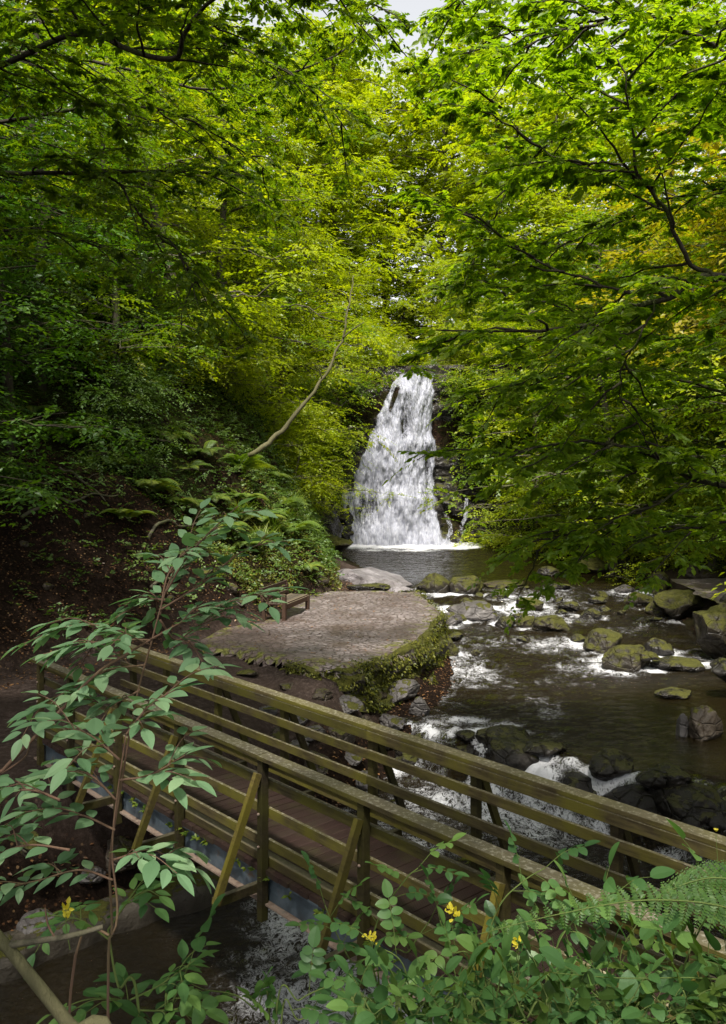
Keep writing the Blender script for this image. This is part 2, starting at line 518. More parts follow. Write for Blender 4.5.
def watermat():
    m, nt, out = newmat('stream_water'); n = N(nt)
    foam_glint = n.attr('foam_glint'); rip = n.attr('ripple')
    v = n.coord()
    w1 = n.noise(v, 2.6, 6, .62, .6); w2 = n.noise(n.coord((1, 2.2, 1)), 7.5, 5, .62, .5); w3 = n.noise(n.coord((1, 1.6, 1)), 22, 4, .6, .3)
    h = n.math('ADD', n.math('MULTIPLY', w1, 1.0), n.math('MULTIPLY', w2, .55))
    h = n.math('ADD', h, n.math('MULTIPLY', w3, .18))
    h = n.math('MULTIPLY', h, rip)
    nb = n.bump(h, 1.0, .30)
    fr = n.node('ShaderNodeFresnel'); fr.inputs['IOR'].default_value = 1.34; n.link(nb, fr.inputs['Normal'])
    gl = n.node('ShaderNodeBsdfGlossy'); gl.inputs['Roughness'].default_value = .05; gl.inputs[0].default_value = (1, 1, 1, 1)
    n.link(nb, gl.inputs['Normal'])
    tr = n.node('ShaderNodeBsdfTransparent'); tr.inputs[0].default_value = (.22, .14, .06, 1)
    murk = n.node('ShaderNodeBsdfDiffuse'); murk.inputs[0].default_value = (.013, .009, .003, 1)
    und = n.node('ShaderNodeMixShader'); und.inputs[0].default_value = .6
    n.link(tr.outputs[0], und.inputs[1]); n.link(murk.outputs[0], und.inputs[2])
    mx = n.node('ShaderNodeMixShader'); n.link(fr.outputs[0], mx.inputs[0])
    n.link(und.outputs[0], mx.inputs[1]); n.link(gl.outputs[0], mx.inputs[2])
    # froth on broken water, and white threads standing in for sky glints
    f1 = n.noise(n.coord((1.0, .9, 1)), 2.4, 8, .7, 1.4)
    f2 = n.math('SUBTRACT', 1.0, n.math('MULTIPLY', n.math('ABSOLUTE', n.math('SUBTRACT', n.noise(n.coord((1.5, 1.0, 1.0)), 7, 7, .68, 1.2), .5)), 4.0))
    ff = n.math('ADD', n.math('MULTIPLY', f1, .55), n.math('MULTIPLY', f2, .40))
    lo = n.math('SUBTRACT', .80, n.math('MULTIPLY', foam_glint, .50))
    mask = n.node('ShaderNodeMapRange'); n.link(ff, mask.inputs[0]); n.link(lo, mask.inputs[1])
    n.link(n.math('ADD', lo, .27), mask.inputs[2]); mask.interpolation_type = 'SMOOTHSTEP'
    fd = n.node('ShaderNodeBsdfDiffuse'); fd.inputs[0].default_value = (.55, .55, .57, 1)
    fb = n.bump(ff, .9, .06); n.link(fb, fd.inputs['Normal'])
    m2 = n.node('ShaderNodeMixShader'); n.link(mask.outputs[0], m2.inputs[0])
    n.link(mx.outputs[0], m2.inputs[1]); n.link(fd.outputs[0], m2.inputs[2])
    n.link(m2.outputs[0], out.inputs[0]); return m


M['water'] = watermat()


def fallmat():
    m, nt, out = newmat('falling_water'); n = N(nt)
    foam_glint = n.attr('foam_glint')
    f1 = n.noise(n.coord((1.6, 1.0, .33)), 2.2, 8, .7, .5); f2 = n.noise(n.coord((1.6, 1.0, .45)), 8, 7, .75, .6)
    ff = n.math('ADD', n.math('MULTIPLY', f1, .55), n.math('MULTIPLY', f2, .45))
    lo = n.math('SUBTRACT', .92, n.math('MULTIPLY', foam_glint, .6))
    mask = n.node('ShaderNodeMapRange'); n.link(ff, mask.inputs[0]); n.link(lo, mask.inputs[1])
    n.link(n.math('ADD', lo, .2), mask.inputs[2])
    col = n.ramp(f2, [(.28, (.24, .25, .31)), (.5, (.44, .45, .52)), (.68, (.64, .64, .68))])
    d = n.node('ShaderNodeBsdfDiffuse'); n.link(col, d.inputs[0]); n.link(n.bump(ff, 1.0, .25), d.inputs['Normal'])
    t = n.node('ShaderNodeBsdfTranslucent'); n.link(col, t.inputs[0])
    w = n.node('ShaderNodeMixShader'); w.inputs[0].default_value = .2; n.link(d.outputs[0], w.inputs[1]); n.link(t.outputs[0], w.inputs[2])
    tr = n.node('ShaderNodeBsdfTransparent')
    mx = n.node('ShaderNodeMixShader'); n.link(mask.outputs[0], mx.inputs[0])
    n.link(tr.outputs[0], mx.inputs[1]); n.link(w.outputs[0], mx.inputs[2])
    n.link(mx.outputs[0], out.inputs[0]); return m


M['fall'] = fallmat()

# ------------------------------------------------------------------ terrain
STREAM = np.array([(-14, 6.0), (-7.5, 8.6), (-4.4, 10.4), (-1.9, 12.6), (-.6, 15.0), (.3, 16.6), (1.15, 18.3), (1.75, 19.7), (2.15, 21.4), (2.5, 24.5), (2.1, 27.5), (1.8, 29.2),
                   (2.0, 31.5), (1.5, 34), (.3, 38), (-.9, 44), (-1.8, 51.5), (8.5, 51.5), (10, 44), (10.6, 38), (10.4, 32), (9.7, 27), (9.7, 22),
                   (9.4, 17), (7.5, 12.5), (5, 9.3), (1.5, 7.2), (-4, 4.5), (-14, 0)], float)
VALLEY = np.array([(-22, 13), (-9.5, 14.8), (-6.3, 18.2), (-4.9, 19.8), (-3.6, 22), (-2.7, 24.2), (-1.9, 26.2), (-.75, 28.9), (-.85, 33), (-1.3, 38), (-1.8, 44), (-2.4, 51.2),
                   (9, 51.2), (11, 44), (12.2, 36), (13, 28), (13.5, 20), (12, 14), (9, 10.5), (5.3, 8.9), (1.6, 6.8), (-4, 4.1), (-22, -4)], float)
TERRACE_PX = [(300, 596), (330, 592), (380, 590), (418, 591), (432, 600), (438, 613), (433, 628), (420, 641), (396, 653), (372, 663), (345, 668), (318, 669), (285, 660), (240, 652), (205, 650), (196, 640), (222, 628), (262, 622), (290, 606)]
TER_Z = .56
_t = np.array([PZ(a, b, TER_Z)[:2] for a, b in TERRACE_PX]); _t = np.vstack([_t, _t[:1]])
_k = np.linspace(0, len(_t) - 1, 77)[:-1]
TERRACE = np.stack([np.interp(_k, np.arange(len(_t)), _t[:, q]) for q in (0, 1)], 1)
TERRACE = TERRACE + .16 * np.stack([vnoise(_k * 1.9, _k * 0, 3.3, 5), vnoise(_k * 1.9, _k * 0, 9.3, 6)], 1)


def sdist(poly, X, Y):
    """signed distance, negative inside"""
    shp = X.shape; x = X.ravel(); y = Y.ravel()
    best = np.full(x.shape, 1e9); inside = np.zeros(x.shape, bool)
    n = len(poly)
    for i in range(n):
        ax, ay = poly[i]; bx, by = poly[(i + 1) % n]
        ex, ey = bx - ax, by - ay
        t = np.clip(((x - ax) * ex + (y - ay) * ey) / (ex * ex + ey * ey), 0, 1)
        best = np.minimum(best, (x - ax - t * ex) ** 2 + (y - ay - t * ey) ** 2)
        c = ((ay > y) != (by > y)) & (x < (bx - ax) * (y - ay) / (by - ay + 1e-12) + ax)
        inside ^= c
    d = np.sqrt(best)
    return np.where(inside, -d, d).reshape(shp)


def weir_sd(X, Y):
    return (X - 1.3) * .634 + (Y - 18.0) * .773


def wl(X, Y):
    wob = fbm(X * .9, Y * .9, 0, 3, 5) * .8
    sd = weir_sd(X, Y) + wob
    return -1.3 + .7 * smooth(-1.3, 0.0, sd) + .6 * smooth(22.5, 34, Y)


BR_O = np.array([-.43, 9.06]); BR_U = np.array([.664, -.748]); BR_N = np.array([.748, .664])


def hfun(X, Y, fine=True):
    X = np.asarray(X, float); Y = np.asarray(Y, float)
    ds = sdist(STREAM, X, Y); dv = sdist(VALLEY, X, Y)
    w = wl(X, Y)
    n1 = fbm(X * .35, Y * .35, 0, 4, 11); n2 = fbm(X * 1.6, Y * 1.6, 0, 4, 21)
    near_line = np.interp(X, [-30, -14, 0, 5, 9, 14, 30], [-2, 3, 7.2, 9, 11.5, 13, 14])
    wn = smooth(-1, 1, near_line - Y)
    bank = .5 + .12 * n1
    fr = smooth(-3.6, -.2, X) * smooth(20.5, 18.6, Y) * smooth(11, 13, Y)
    bank = bank - .75 * fr
    flat = w + (bank - w) * smooth(-.1, 1.7, ds)
    bed = w - .12 - .45 * smooth(0, 1.2, -ds)
    h = np.where(ds < 0, bed, np.maximum(flat, bed))
    # hillsides
    sl = np.where(X < 3, 1.0 + .8 * smooth(26, 42, Y), 1.15)
    hill = np.clip(dv, 0, None)
    rise = sl * hill
    rise = np.where(rise > 13, 13 + (rise - 13) * .45, rise)
    rise = np.clip(rise, 0, 24)
    hill_h = h + rise * (1 + .25 * n1) + n1 * .7 * smooth(0, 3, dv)
    # ledge above the falls
    top = 8.9 * smooth(51.3, 52.0, Y) + .16 * np.clip(Y - 52, 0, 60)
    gorge = smooth(-15, 0, X) * smooth(22, 6, X)
    hill_h = np.where(Y > 51.2, top * gorge + np.maximum(top, hill_h) * (1 - gorge), hill_h)
    # near bank that the viewer stands on
    nb = -1.35 + .85 * np.clip(ds, 0, 5.2) + .25 * n1 * smooth(0, 2, ds)
    nb = np.where(ds < 0, bed, nb)
    h = hill_h * (1 - wn) + nb * wn
    # bridge corridor
    q = (X - BR_O[0]) * BR_N[0] + (Y - BR_O[1]) * BR_N[1]
    s = (X - BR_O[0]) * BR_U[0] + (Y - BR_O[1]) * BR_U[1]
    cor = smooth(2.3, 1.2, abs(q)) * smooth(8.5, 6.8, abs(s))
    h = h * (1 - cor) + np.minimum(h, .42) * cor
    # under the terrace and the paved corner on the other bank
    dt = sdist(TERRACE, X, Y)
    h = np.where(dt < .1, np.minimum(h, TER_Z - .12), h)
    skirt = smooth(.6, -.9, X) * smooth(15, 16.5, Y)
    h = np.where((dt >= .1) & (dt < 2.2), h * (1 - skirt) + skirt * np.maximum(h, TER_Z - .10 - .33 * dt), h)
    if fine:
        h = h + n2 * .10 * smooth(-.5, 1, ds) * (1 + smooth(0, 4, dv)) * (1 - .75 * smooth(.8, .1, dt))
    return h


def build_ground():
    xs = np.concatenate([np.linspace(-600, -34, 14), np.arange(-32, -12, .6), np.arange(-12, 14, .16), np.arange(14, 34, .6), np.linspace(36, 600, 14)])
    ys = np.concatenate([np.linspace(-500, -10, 10), np.arange(-8, 1, .5), np.arange(1, 36, .16), np.arange(36, 56, .3), np.arange(56, 90, 1.0), np.linspace(92, 900, 14)])
    X, Y = np.meshgrid(xs, ys)
    Z = hfun(X, Y)
    dv = sdist(VALLEY, X, Y); ds = sdist(STREAM, X, Y)
    nn = fbm(X * .8, Y * .8, 0, 3, 3)
    path = smooth(.5, -.5, dv + nn * .8) * smooth(.35, 1.1, ds + nn * .4) * smooth(11.3, 12.5, Y)
    green = smooth(2, 8, dv + nn * 3) * .8 + smooth(24, 30, Y) * .4
    g = grid_mesh('ground', X, Y, Z, M['ground'], attrs={'path': path, 'green': np.clip(green, 0, 1)})
    tag(g, kind='structure', label='dark leaf strewn gorge floor and steep wooded banks', cat='ground')


build_ground()


def build_water():
    xs = np.arange(-9, 12.2, .075)
    ys = np.concatenate([np.arange(1.5, 8, .12), np.arange(8, 19.5, .065), np.arange(19.5, 35, .09), np.arange(35, 51.4, .16)])
    X, Y = np.meshgrid(xs, ys)
    ds = sdist(STREAM, X, Y); W = wl(X, Y); sd = weir_sd(X, Y) + fbm(X * .9, Y * .9, 0, 3, 5) * .8
    face = smooth(-1.7, -.9, sd) * smooth(.35, -.2, sd)
    gate = .12 + .88 * smooth(-.2, .2, fbm(X * .95 + 3, Y * .95, 0, 2, 77) + .12)
    foot = smooth(-4.0, -1.2, sd) * smooth(-.7, -1.3, sd)
    rap = smooth(19.5, 23, Y) * smooth(35.5, 31.5, Y) * (1 - .55 * smooth(4.5, 8.5, X) * smooth(23.5, 21, Y))
    run = smooth(15.8, 17.5, Y) * smooth(24, 20, Y) * smooth(6.2, 3.2, X) * smooth(-.2, .5, sd)
    base = smooth(44.5, 48.2, Y) * smooth(-2, -.5, X) * smooth(7.3, 5.4, X)
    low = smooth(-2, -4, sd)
    foam_glint = .0 + .50 * face * gate + .56 * foot * smooth(6.5, 2.5, X) + .36 * rap + .34 * run + 1.1 * smooth(47.2, 48.8, Y) * base + .62 * smooth(43.8, 48.0, Y + 1.2 * fbm(X * .8, Y * .5, 0, 3, 15)) * smooth(-2, .5, X) * smooth(7.0, 4.8, X) + .66 * low * smooth(-2.4, -1.0, X) * smooth(2.5, 1.0, X)  # under the bridge and in the rapids the white also paints sky glints
    for (rx, ry, rw, rz_) in ROCKS:
        if rw > 1.6 or ry > 40: continue
        q = np.hypot(X - rx, Y - ry - .15) / rw
        foam_glint = foam_glint + (.34 * smooth(-.25, .3, fbm(X * 1.9 + rx, Y * 1.9, 0, 2, 19))) * np.exp(-((q - 1.1) / .34) ** 2) * np.clip(rap + run + face + foot, .0, 1)
    foam_glint = foam_glint * (1.02 + 1.1 * fbm(X * .75, Y * .75, 0, 3, 9))
    amp = .016 + .16 * face + .07 * foot + .075 * rap + .04 * run + .05 * base + .028 * low
    rid = 1 - 2 * abs(fbm(X * 1.5, Y * 2.0, 0, 4, 31))
    d2 = fbm(X * 3.4, Y * 4.2, 0, 3, 41)
    Z = W + amp * (rid * .7 + d2 * .9 - .3)
    rip = .16 + .84 * np.clip(face + foot + rap * .9 + run * .85 + low * .75 + base * .5 + .25 * smooth(36, 44, Y), 0, 1)
    o = grid_mesh('stream_water', X, Y, Z, M['water'], keep=(ds < .9), attrs={'foam_glint': np.clip(foam_glint, 0, 1.2), 'ripple': rip})
    tag(o, kind='structure', label='dark brown stream with white broken ripples running below the falls', cat='water')




# ------------------------------------------------------------------ waterfall and its cliff
def build_falls():
    rowpy = [352, 375, 383, 392, 430, 443, 470, 480, 505, 525, 538, 549]
    left = [398, 397, 391, 384, 373, 366, 357, 349, 335, 333, 342, 340]
    right = [437, 437, 437, 437, 438, 441, 439, 441, 443, 446, 452, 466]
    nv, nu = 260, 170
    v = np.linspace(0, 1, nv); py = 374 + v * (549 - 374)
    l = np.interp(py, rowpy, left); r = np.interp(py, rowpy, right)
    u = np.linspace(0, 1, nu)
    PY0 = py[:, None]
    PX = l[:, None] + (r - l)[:, None] * u[None]
    PX -= 5.0 * (1 - u[None]) * smooth(395, 430, PY0)
    PX += 3.0 * vnoise(py[:, None] * .12, u[None] * 0 + 3) * (abs(u[None] - .5) * 2) ** 2
    PY = np.repeat(py[:, None], nu, 1)
    steps = .35 * (smooth(.02, .12, v) + smooth(.3, .42, v) + smooth(.62, .72, v) + smooth(.85, 1, v) * .8)
    Yd = 51.3 - steps[:, None] * 1.0 - .5 * np.sin(u * math.pi)[None]
    X = (PX - 363) / F * Yd; Z = CZ - (PY - HY) / F * Yd
    rid = fbm(X * 1.7, Z * .45, 0, 5, 61); d2 = fbm(X * 5, Z * 1.4, 0, 3, 62)
    Yd = Yd - .55 * rid - .22 * d2
    edge = np.minimum(u, 1 - u)[None] * 2
    foam_glint = .95 * smooth(0, .2, edge) + .08 + rid * .38 + .28 * smooth(.75, 1, v)[:, None]
    # rock rib showing through near the top and the thin left skirt
    foam_glint -= .7 * np.exp(-(((PX - 397 + (PY - 390) * .35) / 2.6) ** 2)) * smooth(383, 390, PY) * smooth(418, 405, PY)
    skirt = smooth(364, 352, PX) * smooth(470, 490, PY)
    foam_glint += .05 * skirt
    foam_glint -= .4 * smooth(437, 441, PX) * smooth(400, 440, PY)
    root = empty('waterfall', P(405, 546, 49.5))
    tag(root, 'tall white waterfall pouring over the dark cliff into the pool', 'waterfall', kind='structure')
    sh = grid_mesh('falling_sheet', X, Yd, Z, M['fall'], parent=root, attrs={'foam_glint': np.clip(foam_glint, 0, 1.25)})
    # small upper fall
    uu, vv = np.meshgrid(np.linspace(0, 1, 40), np.linspace(0, 1, 50))
    px = 424 + 16 * uu + 6 * (1 - vv); py = 340 + 36 * vv
    Y2 = 57 - 3 * vv + .4 * fbm(px * .5, py * .1, 0, 3, 8)
    X2 = (px - 363) / F * Y2; Z2 = CZ - (py - HY) / F * Y2
    grid_mesh('upper_cascade', X2, Y2, Z2, M['fall'], parent=root, attrs={'foam_glint': .55 + .35 * np.sin(uu * math.pi)})
    # side trickle on the right
    mb = []
    for (a, b, c, d) in ((466, 498, 461, 546), (446, 512, 450, 545)):
        vv = np.linspace(0, 1, 40)[:, None]; uu = np.linspace(-1, 1, 8)[None]
        wx = 1.6 + 1.2 * vv
        px = a + (c - a) * vv + uu * wx + 2.5 * vnoise(vv * 5 + a, uu * 0); py = b + (d - b) * vv + uu * 0
        Y3 = 50.6 - 1.4 * vv + uu * 0
        grid_mesh('side_trickle', (px - 363) / F * Y3, Y3, CZ - (py - HY) / F * Y3, M['fall'], parent=root, attrs={'foam_glint': .75 + uu * 0 + vv * 0})
    # the cliff
    xs = np.linspace(-7, 13, 220); zs = np.linspace(-.9, 10.2, 170)
    XX, ZZ = np.meshgrid(xs, zs)
    blk = np.floor(ZZ * .9 + fbm(XX * .5, ZZ * .5, 0, 3, 71) * 1.5)
    off = fbm(XX * .45, ZZ * .8, 0, 5, 72) * 1.5 + .35 * vnoise(XX * 1.3, blk * 3.1, 0, 73) + abs(fbm(XX * 1.7, ZZ * 2.4, 0, 4, 74)) * .6
    mid = np.exp(-((XX - 2.6) / 3.2) ** 2)
    YY = 52.2 + off * (1 - .75 * mid) - (9.5 - ZZ) * .13 - 2.3 * smooth(1.5, -3, XX) * smooth(8, 2, ZZ) - 1.6 * smooth(6.2, 9, XX)
    cl = grid_mesh('rock_face', XX, YY, ZZ, M['rock_dark'])
    tag(cl, kind='structure', label='dark wet rock face behind and beside the waterfall', cat='cliff')


build_falls()

ROCKS = []
# ------------------------------------------------------------------ footbridge
ang = math.atan2(BR_U[1], BR_U[0])


def build_bridge():
    root = empty('footbridge', (BR_O[0], BR_O[1], .8), ang)
    tag(root, 'mossy wooden footbridge with slatted deck and braced railings crossing the stream', 'footbridge')
    rail0, rail1 = -5.6, 6.6
    stations = [-5.35, -4.35, -3.0, -1.55, 0, 1.45, 2.95, 4.4, 5.85]

    def B(mb, name, mat): return mb.build(name, mat, root, rel=False)
    # deck
    mb = MB(); x = rail0 - .1; k = 0
    while x < rail1 + .1:
        mb.box((x + .07, R.normal(0, .006), -.025 + R.normal(0, .002)), (.70, .066, .025), [(0, 1, 0), (-1, 0, 0), (0, 0, 1)], .006); x += .142
    B(mb, 'deck', M['deck'])
    for s in (-1, 1):
        # steel joist, with rusty lower flange
        mb = MB(); y = s * .63
        mb.box((.5, y, -.19), (6.1, .012, .13)); mb.box((.5, y, -.062), (6.1, .06, .010))
        jo = B(mb, 'steel_beam', M['steel'])
        mb = MB(); mb.box((.5, y, -.332), (6.1, .075, .010))
        fl = mb.build('beam_flange', M['rust'], jo, rel=False)
        mb = MB(); mb.bar((rail0, s * .60, .05), (rail1, s * .60, .05), .09, .09); B(mb, 'kerb_timber', M['wood_post'])
        # cap rail in two lengths
        for (a, b) in ((rail0, -.003), (.003, rail1)):
            mb = MB(); mb.bar((a, s * .70, 1.078 + R.normal(0, .003)), (b, s * .70, 1.078), .145, .042); B(mb, 'handrail', M['wood_rail'])
            mb = MB(); mb.bar((a, s * .640, 1.005), (b, s * .640, 1.005), .04, .095); B(mb, 'top_rail', M['wood_rail'])
            for zz in (.80, .53, .22):
                mb = MB(); mb.bar((a, s * .640 + R.normal(0, .002), zz + R.normal(0, .006)), (b, s * .640, zz + R.normal(0, .006)), .036, .092)
                B(mb, 'rail', M['wood_rail'])
        for i, x in enumerate(stations):
            mb = MB(); mb.bar((x, s * .708, -.46 + R.normal(0, .02)), (x + R.normal(0, .006), s * .708, 1.052), .08, .08, (1, 0, 0))
            po = B(mb, 'post', M['wood_post'])
            if s < 0:
                for zz in (.80, .53, .22):
                    mb = MB(); mb.tube([(x, s * .750, zz), (x, s * .762, zz), (x, s * .768, zz)], [.013, .013, .007], 8); mb.build('bolt', M['rust'], po, rel=False)
            if i >= 2:
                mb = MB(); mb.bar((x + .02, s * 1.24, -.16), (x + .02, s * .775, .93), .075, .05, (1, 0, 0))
                B(mb, 'brace', M['wood_brace'] if s < 0 else M['wood_post'])  # far side braces get the darker wood, painting in their shade
        for i, x in enumerate(stations):
            if i >= 2:
                mb = MB(); mb.bar((x - .085, s * .25, -.20), (x - .085, s * 1.20, -.20), .06, .09); B(mb, 'outrigger', M['wood_post'])
    return root


bridge = build_bridge()


def bw(x, y, z):
    p = BR_O + BR_U * x + BR_N * y
    return np.array([p[0], p[1], .8 + z])


# ------------------------------------------------------------------ terrace
def build_terrace():
    root = empty('stone_terrace', (*TERRACE.mean(0), TER_Z - .1))
    tag(root, 'rounded cobbled viewing terrace with a moss covered retaining wall beside the stream', 'terrace')
    # paving
    x0, y0 = TERRACE.min(0) - .3; x1, y1 = TERRACE.max(0) + .3
    xs = np.arange(x0, x1, .07); ys = np.arange(y0, y1, .09)
    X, Y = np.meshgrid(xs, ys); dt = sdist(TERRACE, X, Y)
    nn = fbm(X * 2.5, Y * 2.5, 0, 4, 81)
    Z = TER_Z + .07 * fbm(X * .7, Y * .7, 0, 3, 82) + .05 * nn - .25 * smooth(-.10, .12, dt + nn * .12)
    grid_mesh('paving', X, Y, Z, M['paving'], keep=dt < .1, parent=root, attrs={'edge': smooth(-.7, -.1, dt + nn * .3), 'soil': smooth(-.9, -2.8, X + nn * 1.2 + (Y - 22) * .15)})
    # retaining wall along the water
    kk = (_k >= 2) & (_k <= 12)
    pts = np.concatenate([TERRACE[kk], np.full((kk.sum(), 1), TER_Z)], 1)
    pts = curve(pts, 150); cen = TERRACE.mean(0)
    tg = unit(np.gradient(pts, axis=0)); out = np.stack([tg[:, 1], -tg[:, 0], 0 * tg[:, 0]], 1)
    out *= np.sign(((pts - np.array([*cen, 0])) * out).sum(1))[:, None]
    nv = 44; t = np.linspace(0, 1, nv)
    hgt = np.interp(np.arange(150), [0, 30, 60, 100, 130, 149], [1.0, 1.3, 1.35, 1.2, .6, .3])
    Vx = np.zeros((nv, 150)); Vy = Vx.copy(); Vz = Vx.copy()
    for i, tt in enumerate(t):
        s = np.arange(150) * .06
        row = np.floor(tt * 6)
        lump = .14 * vnoise(s * 1.7 + row * 3.7, row * 2.1, 0, 91) + .20 * fbm(s * 2.3, tt * 4, 0, 4, 92)
        o = -.07 + .10 * smooth(0, .07, tt) + .08 * tt + lump * smooth(0, .2, tt)
        p = pts + out * o[:, None] if np.ndim(o) else pts + out * o
        Vx[i] = p[:, 0]; Vy[i] = p[:, 1]; Vz[i] = TER_Z - .005 - hgt * tt + .05 * fbm(s * 3, tt * 5, 0, 3, 93)
    grid_mesh('retaining_wall', Vx, Vy, Vz, M['rock_wall'], parent=root)
    # a few fallen leaves
    lx = R.uniform(x0, x1, 900); ly = R.uniform(y0, y1, 900); kk_ = sdist(TERRACE, lx, ly) < -.1; lx, ly = lx[kk_], ly[kk_]; lmb = MB()
    leaves(lmb, np.stack([lx, ly, TER_Z + .02 + .07 * fbm(lx * .7, ly * .7, 0, 3, 82) + .05 * fbm(lx * 2.5, ly * 2.5, 0, 4, 81)], 1), R.normal(0, 1, (len(lx), 3)) * [1, 1, .1], R.normal(0, .2, (len(lx), 3)) + [0, 0, 1], R.uniform(.03, .075, len(lx)), T_LO)
    tag(lmb.build('fallen_leaves', M['leaf_brown']), 'brown fallen leaves lying on the cobbled terrace', 'fallen leaves', None, 'stuff')
    # hanging moss and small plants
    mb = MB()
    n = 15000
    i = R.integers(1, nv - 6, n); j = R.integers(2, 148, n)
    keep = (fbm(j * .12, i * .25, 0, 3, 94) > -.12)
    keep &= (j < 112) | (R.random(n) < .25)
    i, j = i[keep], j[keep]
    pos = np.stack([Vx[i, j], Vy[i, j], Vz[i, j]], 1) + R.normal(0, .03, (len(i), 3)); o = out[j]
    pos += o * .03
    d = o * .7 + R.normal(0, .5, (len(i), 3)); d[:, 2] -= .7
    leaves(mb, pos, d, o + R.normal(0, .5, (len(i), 3)) + [0, 0, .6], R.uniform(.03, .085, len(i)), T_LO)
    # moss cushions creeping over the edge
    j = R.integers(8, 148, 2600); a = R.random(2600) ** 2 * .35
    pos = pts[j] - out[j] * (a - .08)[:, None] + R.normal(0, .03, (2600, 3)) * [1, 1, .2]
    kk = fbm(pos[:, 0] * 1.3, pos[:, 1] * 1.3, 0, 3, 95) > .02
    leaves(mb, pos[kk], R.normal(0, 1, (2600, 3))[kk] + [0, 0, .3], R.normal(0, .3, (2600, 3))[kk] + [0, 0, 1], R.uniform(.025, .06, kk.sum()), T_LO)
    mb.build('moss', M['leaf_moss'], root)


build_terrace()


# ------------------------------------------------------------------ bench
def build_bench():
    a = PZ(284, 620, .57); b = PZ(309, 609, .57)
    ax = unit((b - a) * [1, 1, 0]); L = 1.75
    rz = math.atan2(ax[1], ax[0]); yv = np.array([-ax[1], ax[0]])   # +y = towards the hill
    org = a[:2] + ax[:2] * 0 + yv * 0
    root = empty('bench', (org[0], org[1], .565), rz)
    tag(root, 'low brown wooden bench with slatted seat at the back of the terrace', 'bench')
    w = M['wood_bench']

    def B(mb, name): return mb.build(name, w, root, rel=False)
    mb = MB()
    for k in range(6): mb.bar((-.02, .06 + k * .088, .40), (L + .02, .06 + k * .088, .40), .076, .035)
    B(mb, 'seat')
    mb = MB(); mb.bar((.0, .01, .32), (L, .01, .32), .05, .13); B(mb, 'seat_frame')
    mb = MB(); mb.bar((.0, .55, .32), (L, .55, .32), .05, .13); B(mb, 'seat_frame')
    for x in (.04, L - .04):
        mb = MB(); mb.bar((x, .01, -.06), (x, .01, .62 if x < .5 else .40), .10, .10, (1, 0, 0)); B(mb, 'leg')
        mb = MB(); mb.bar((x, .56, -.06), (x, .66, .80), .075, .075, (1, 0, 0)); B(mb, 'leg')
    mb = MB(); mb.bar((.04, -.04, .63), (.04, .62, .63), .09, .04); ar = B(mb, 'armrest')
    mb = MB()
    for k in range(4): mb.bar((.04, .12 + k * .115, .40), (.04, .12 + k * .115, .61), .03, .03, (1, 0, 0))
    B(mb, 'arm_slats')
    mb = MB()
    for k in range(3):
        mb.bar((-.02, .595 + .025 * k, .50 + .125 * k), (L + .02, .595 + .025 * k, .50 + .125 * k), .03, .085)
    B(mb, 'backrest')


build_bench()

# ------------------------------------------------------------------ boulders
_bm = bmesh.new(); bmesh.ops.create_icosphere(_bm, subdivisions=5, radius=1.0)
ICO_V = np.array([v.co[:] for v in _bm.verts]); ICO_F = np.array([[v.index for v in f.verts] for f in _bm.faces]); _bm.free()


def rock(name, c, size, mat, seed, label, cat='boulder', group='boulders in and beside the stream', sharp=.68, rz=None, cuts=14):
    rr = np.random.default_rng(seed)
    V = ICO_V.copy()
    for k in range(cuts):
        n = unit(rr.normal(0, 1, 3)); d = rr.uniform(.50, .86)
        e = V @ n - d
        V = V - np.where(e > 0, e, 0)[:, None] * n * sharp
    V = V * (1 + .27 * fbm(V[:, 0] * 1.3 + seed, V[:, 1] * 1.3, V[:, 2] * 1.3, 4, seed)[:, None] + .085 * fbm(V[:, 0] * 6 + seed, V[:, 1] * 6, V[:, 2] * 6, 3, seed + 5)[:, None])
    a = rr.uniform(0, 6.28) if rz is None else rz
    V = V * np.array(size)
    V = np.stack([V[:, 0] * math.cos(a) - V[:, 1] * math.sin(a), V[:, 0] * math.sin(a) + V[:, 1] * math.cos(a), V[:, 2]], 1)
    o = mesh_obj(name, V, ICO_F.ravel(), np.full(len(ICO_F), 3), mat, smooth_=True)
    o.location = [float(x) for x in c]
    tag(o, label, cat, group); ROCKS.append((c[0], c[1], max(size[0], size[1]), c[2]))
    return o


def zwat(px, py):
    z = -.3
    for _ in range(8):
        p = PZ(px, py, z); z = float(wl(np.array([p[0]]), np.array([p[1]]))[0])
    return z


def stream_rock(px, pyb, wpx, hpx, mat, seed, label, dep=.8, **kw):
    """boulder whose waterline is at row pyb; width and height in metres follow from its distance"""
    z = zwat(px, pyb); p = PZ(px, pyb, z)
    w = wpx / F * p[1] / 2 * 1.0; h = hpx / F * p[1]
    hz = h * .78
    rock('boulder', (p[0], p[1] + w * dep * .7, z + h - hz + .03), (w, w * dep, hz), M[mat], seed, label, rz=float(np.random.default_rng(seed).uniform(-.35, .35)), **kw)


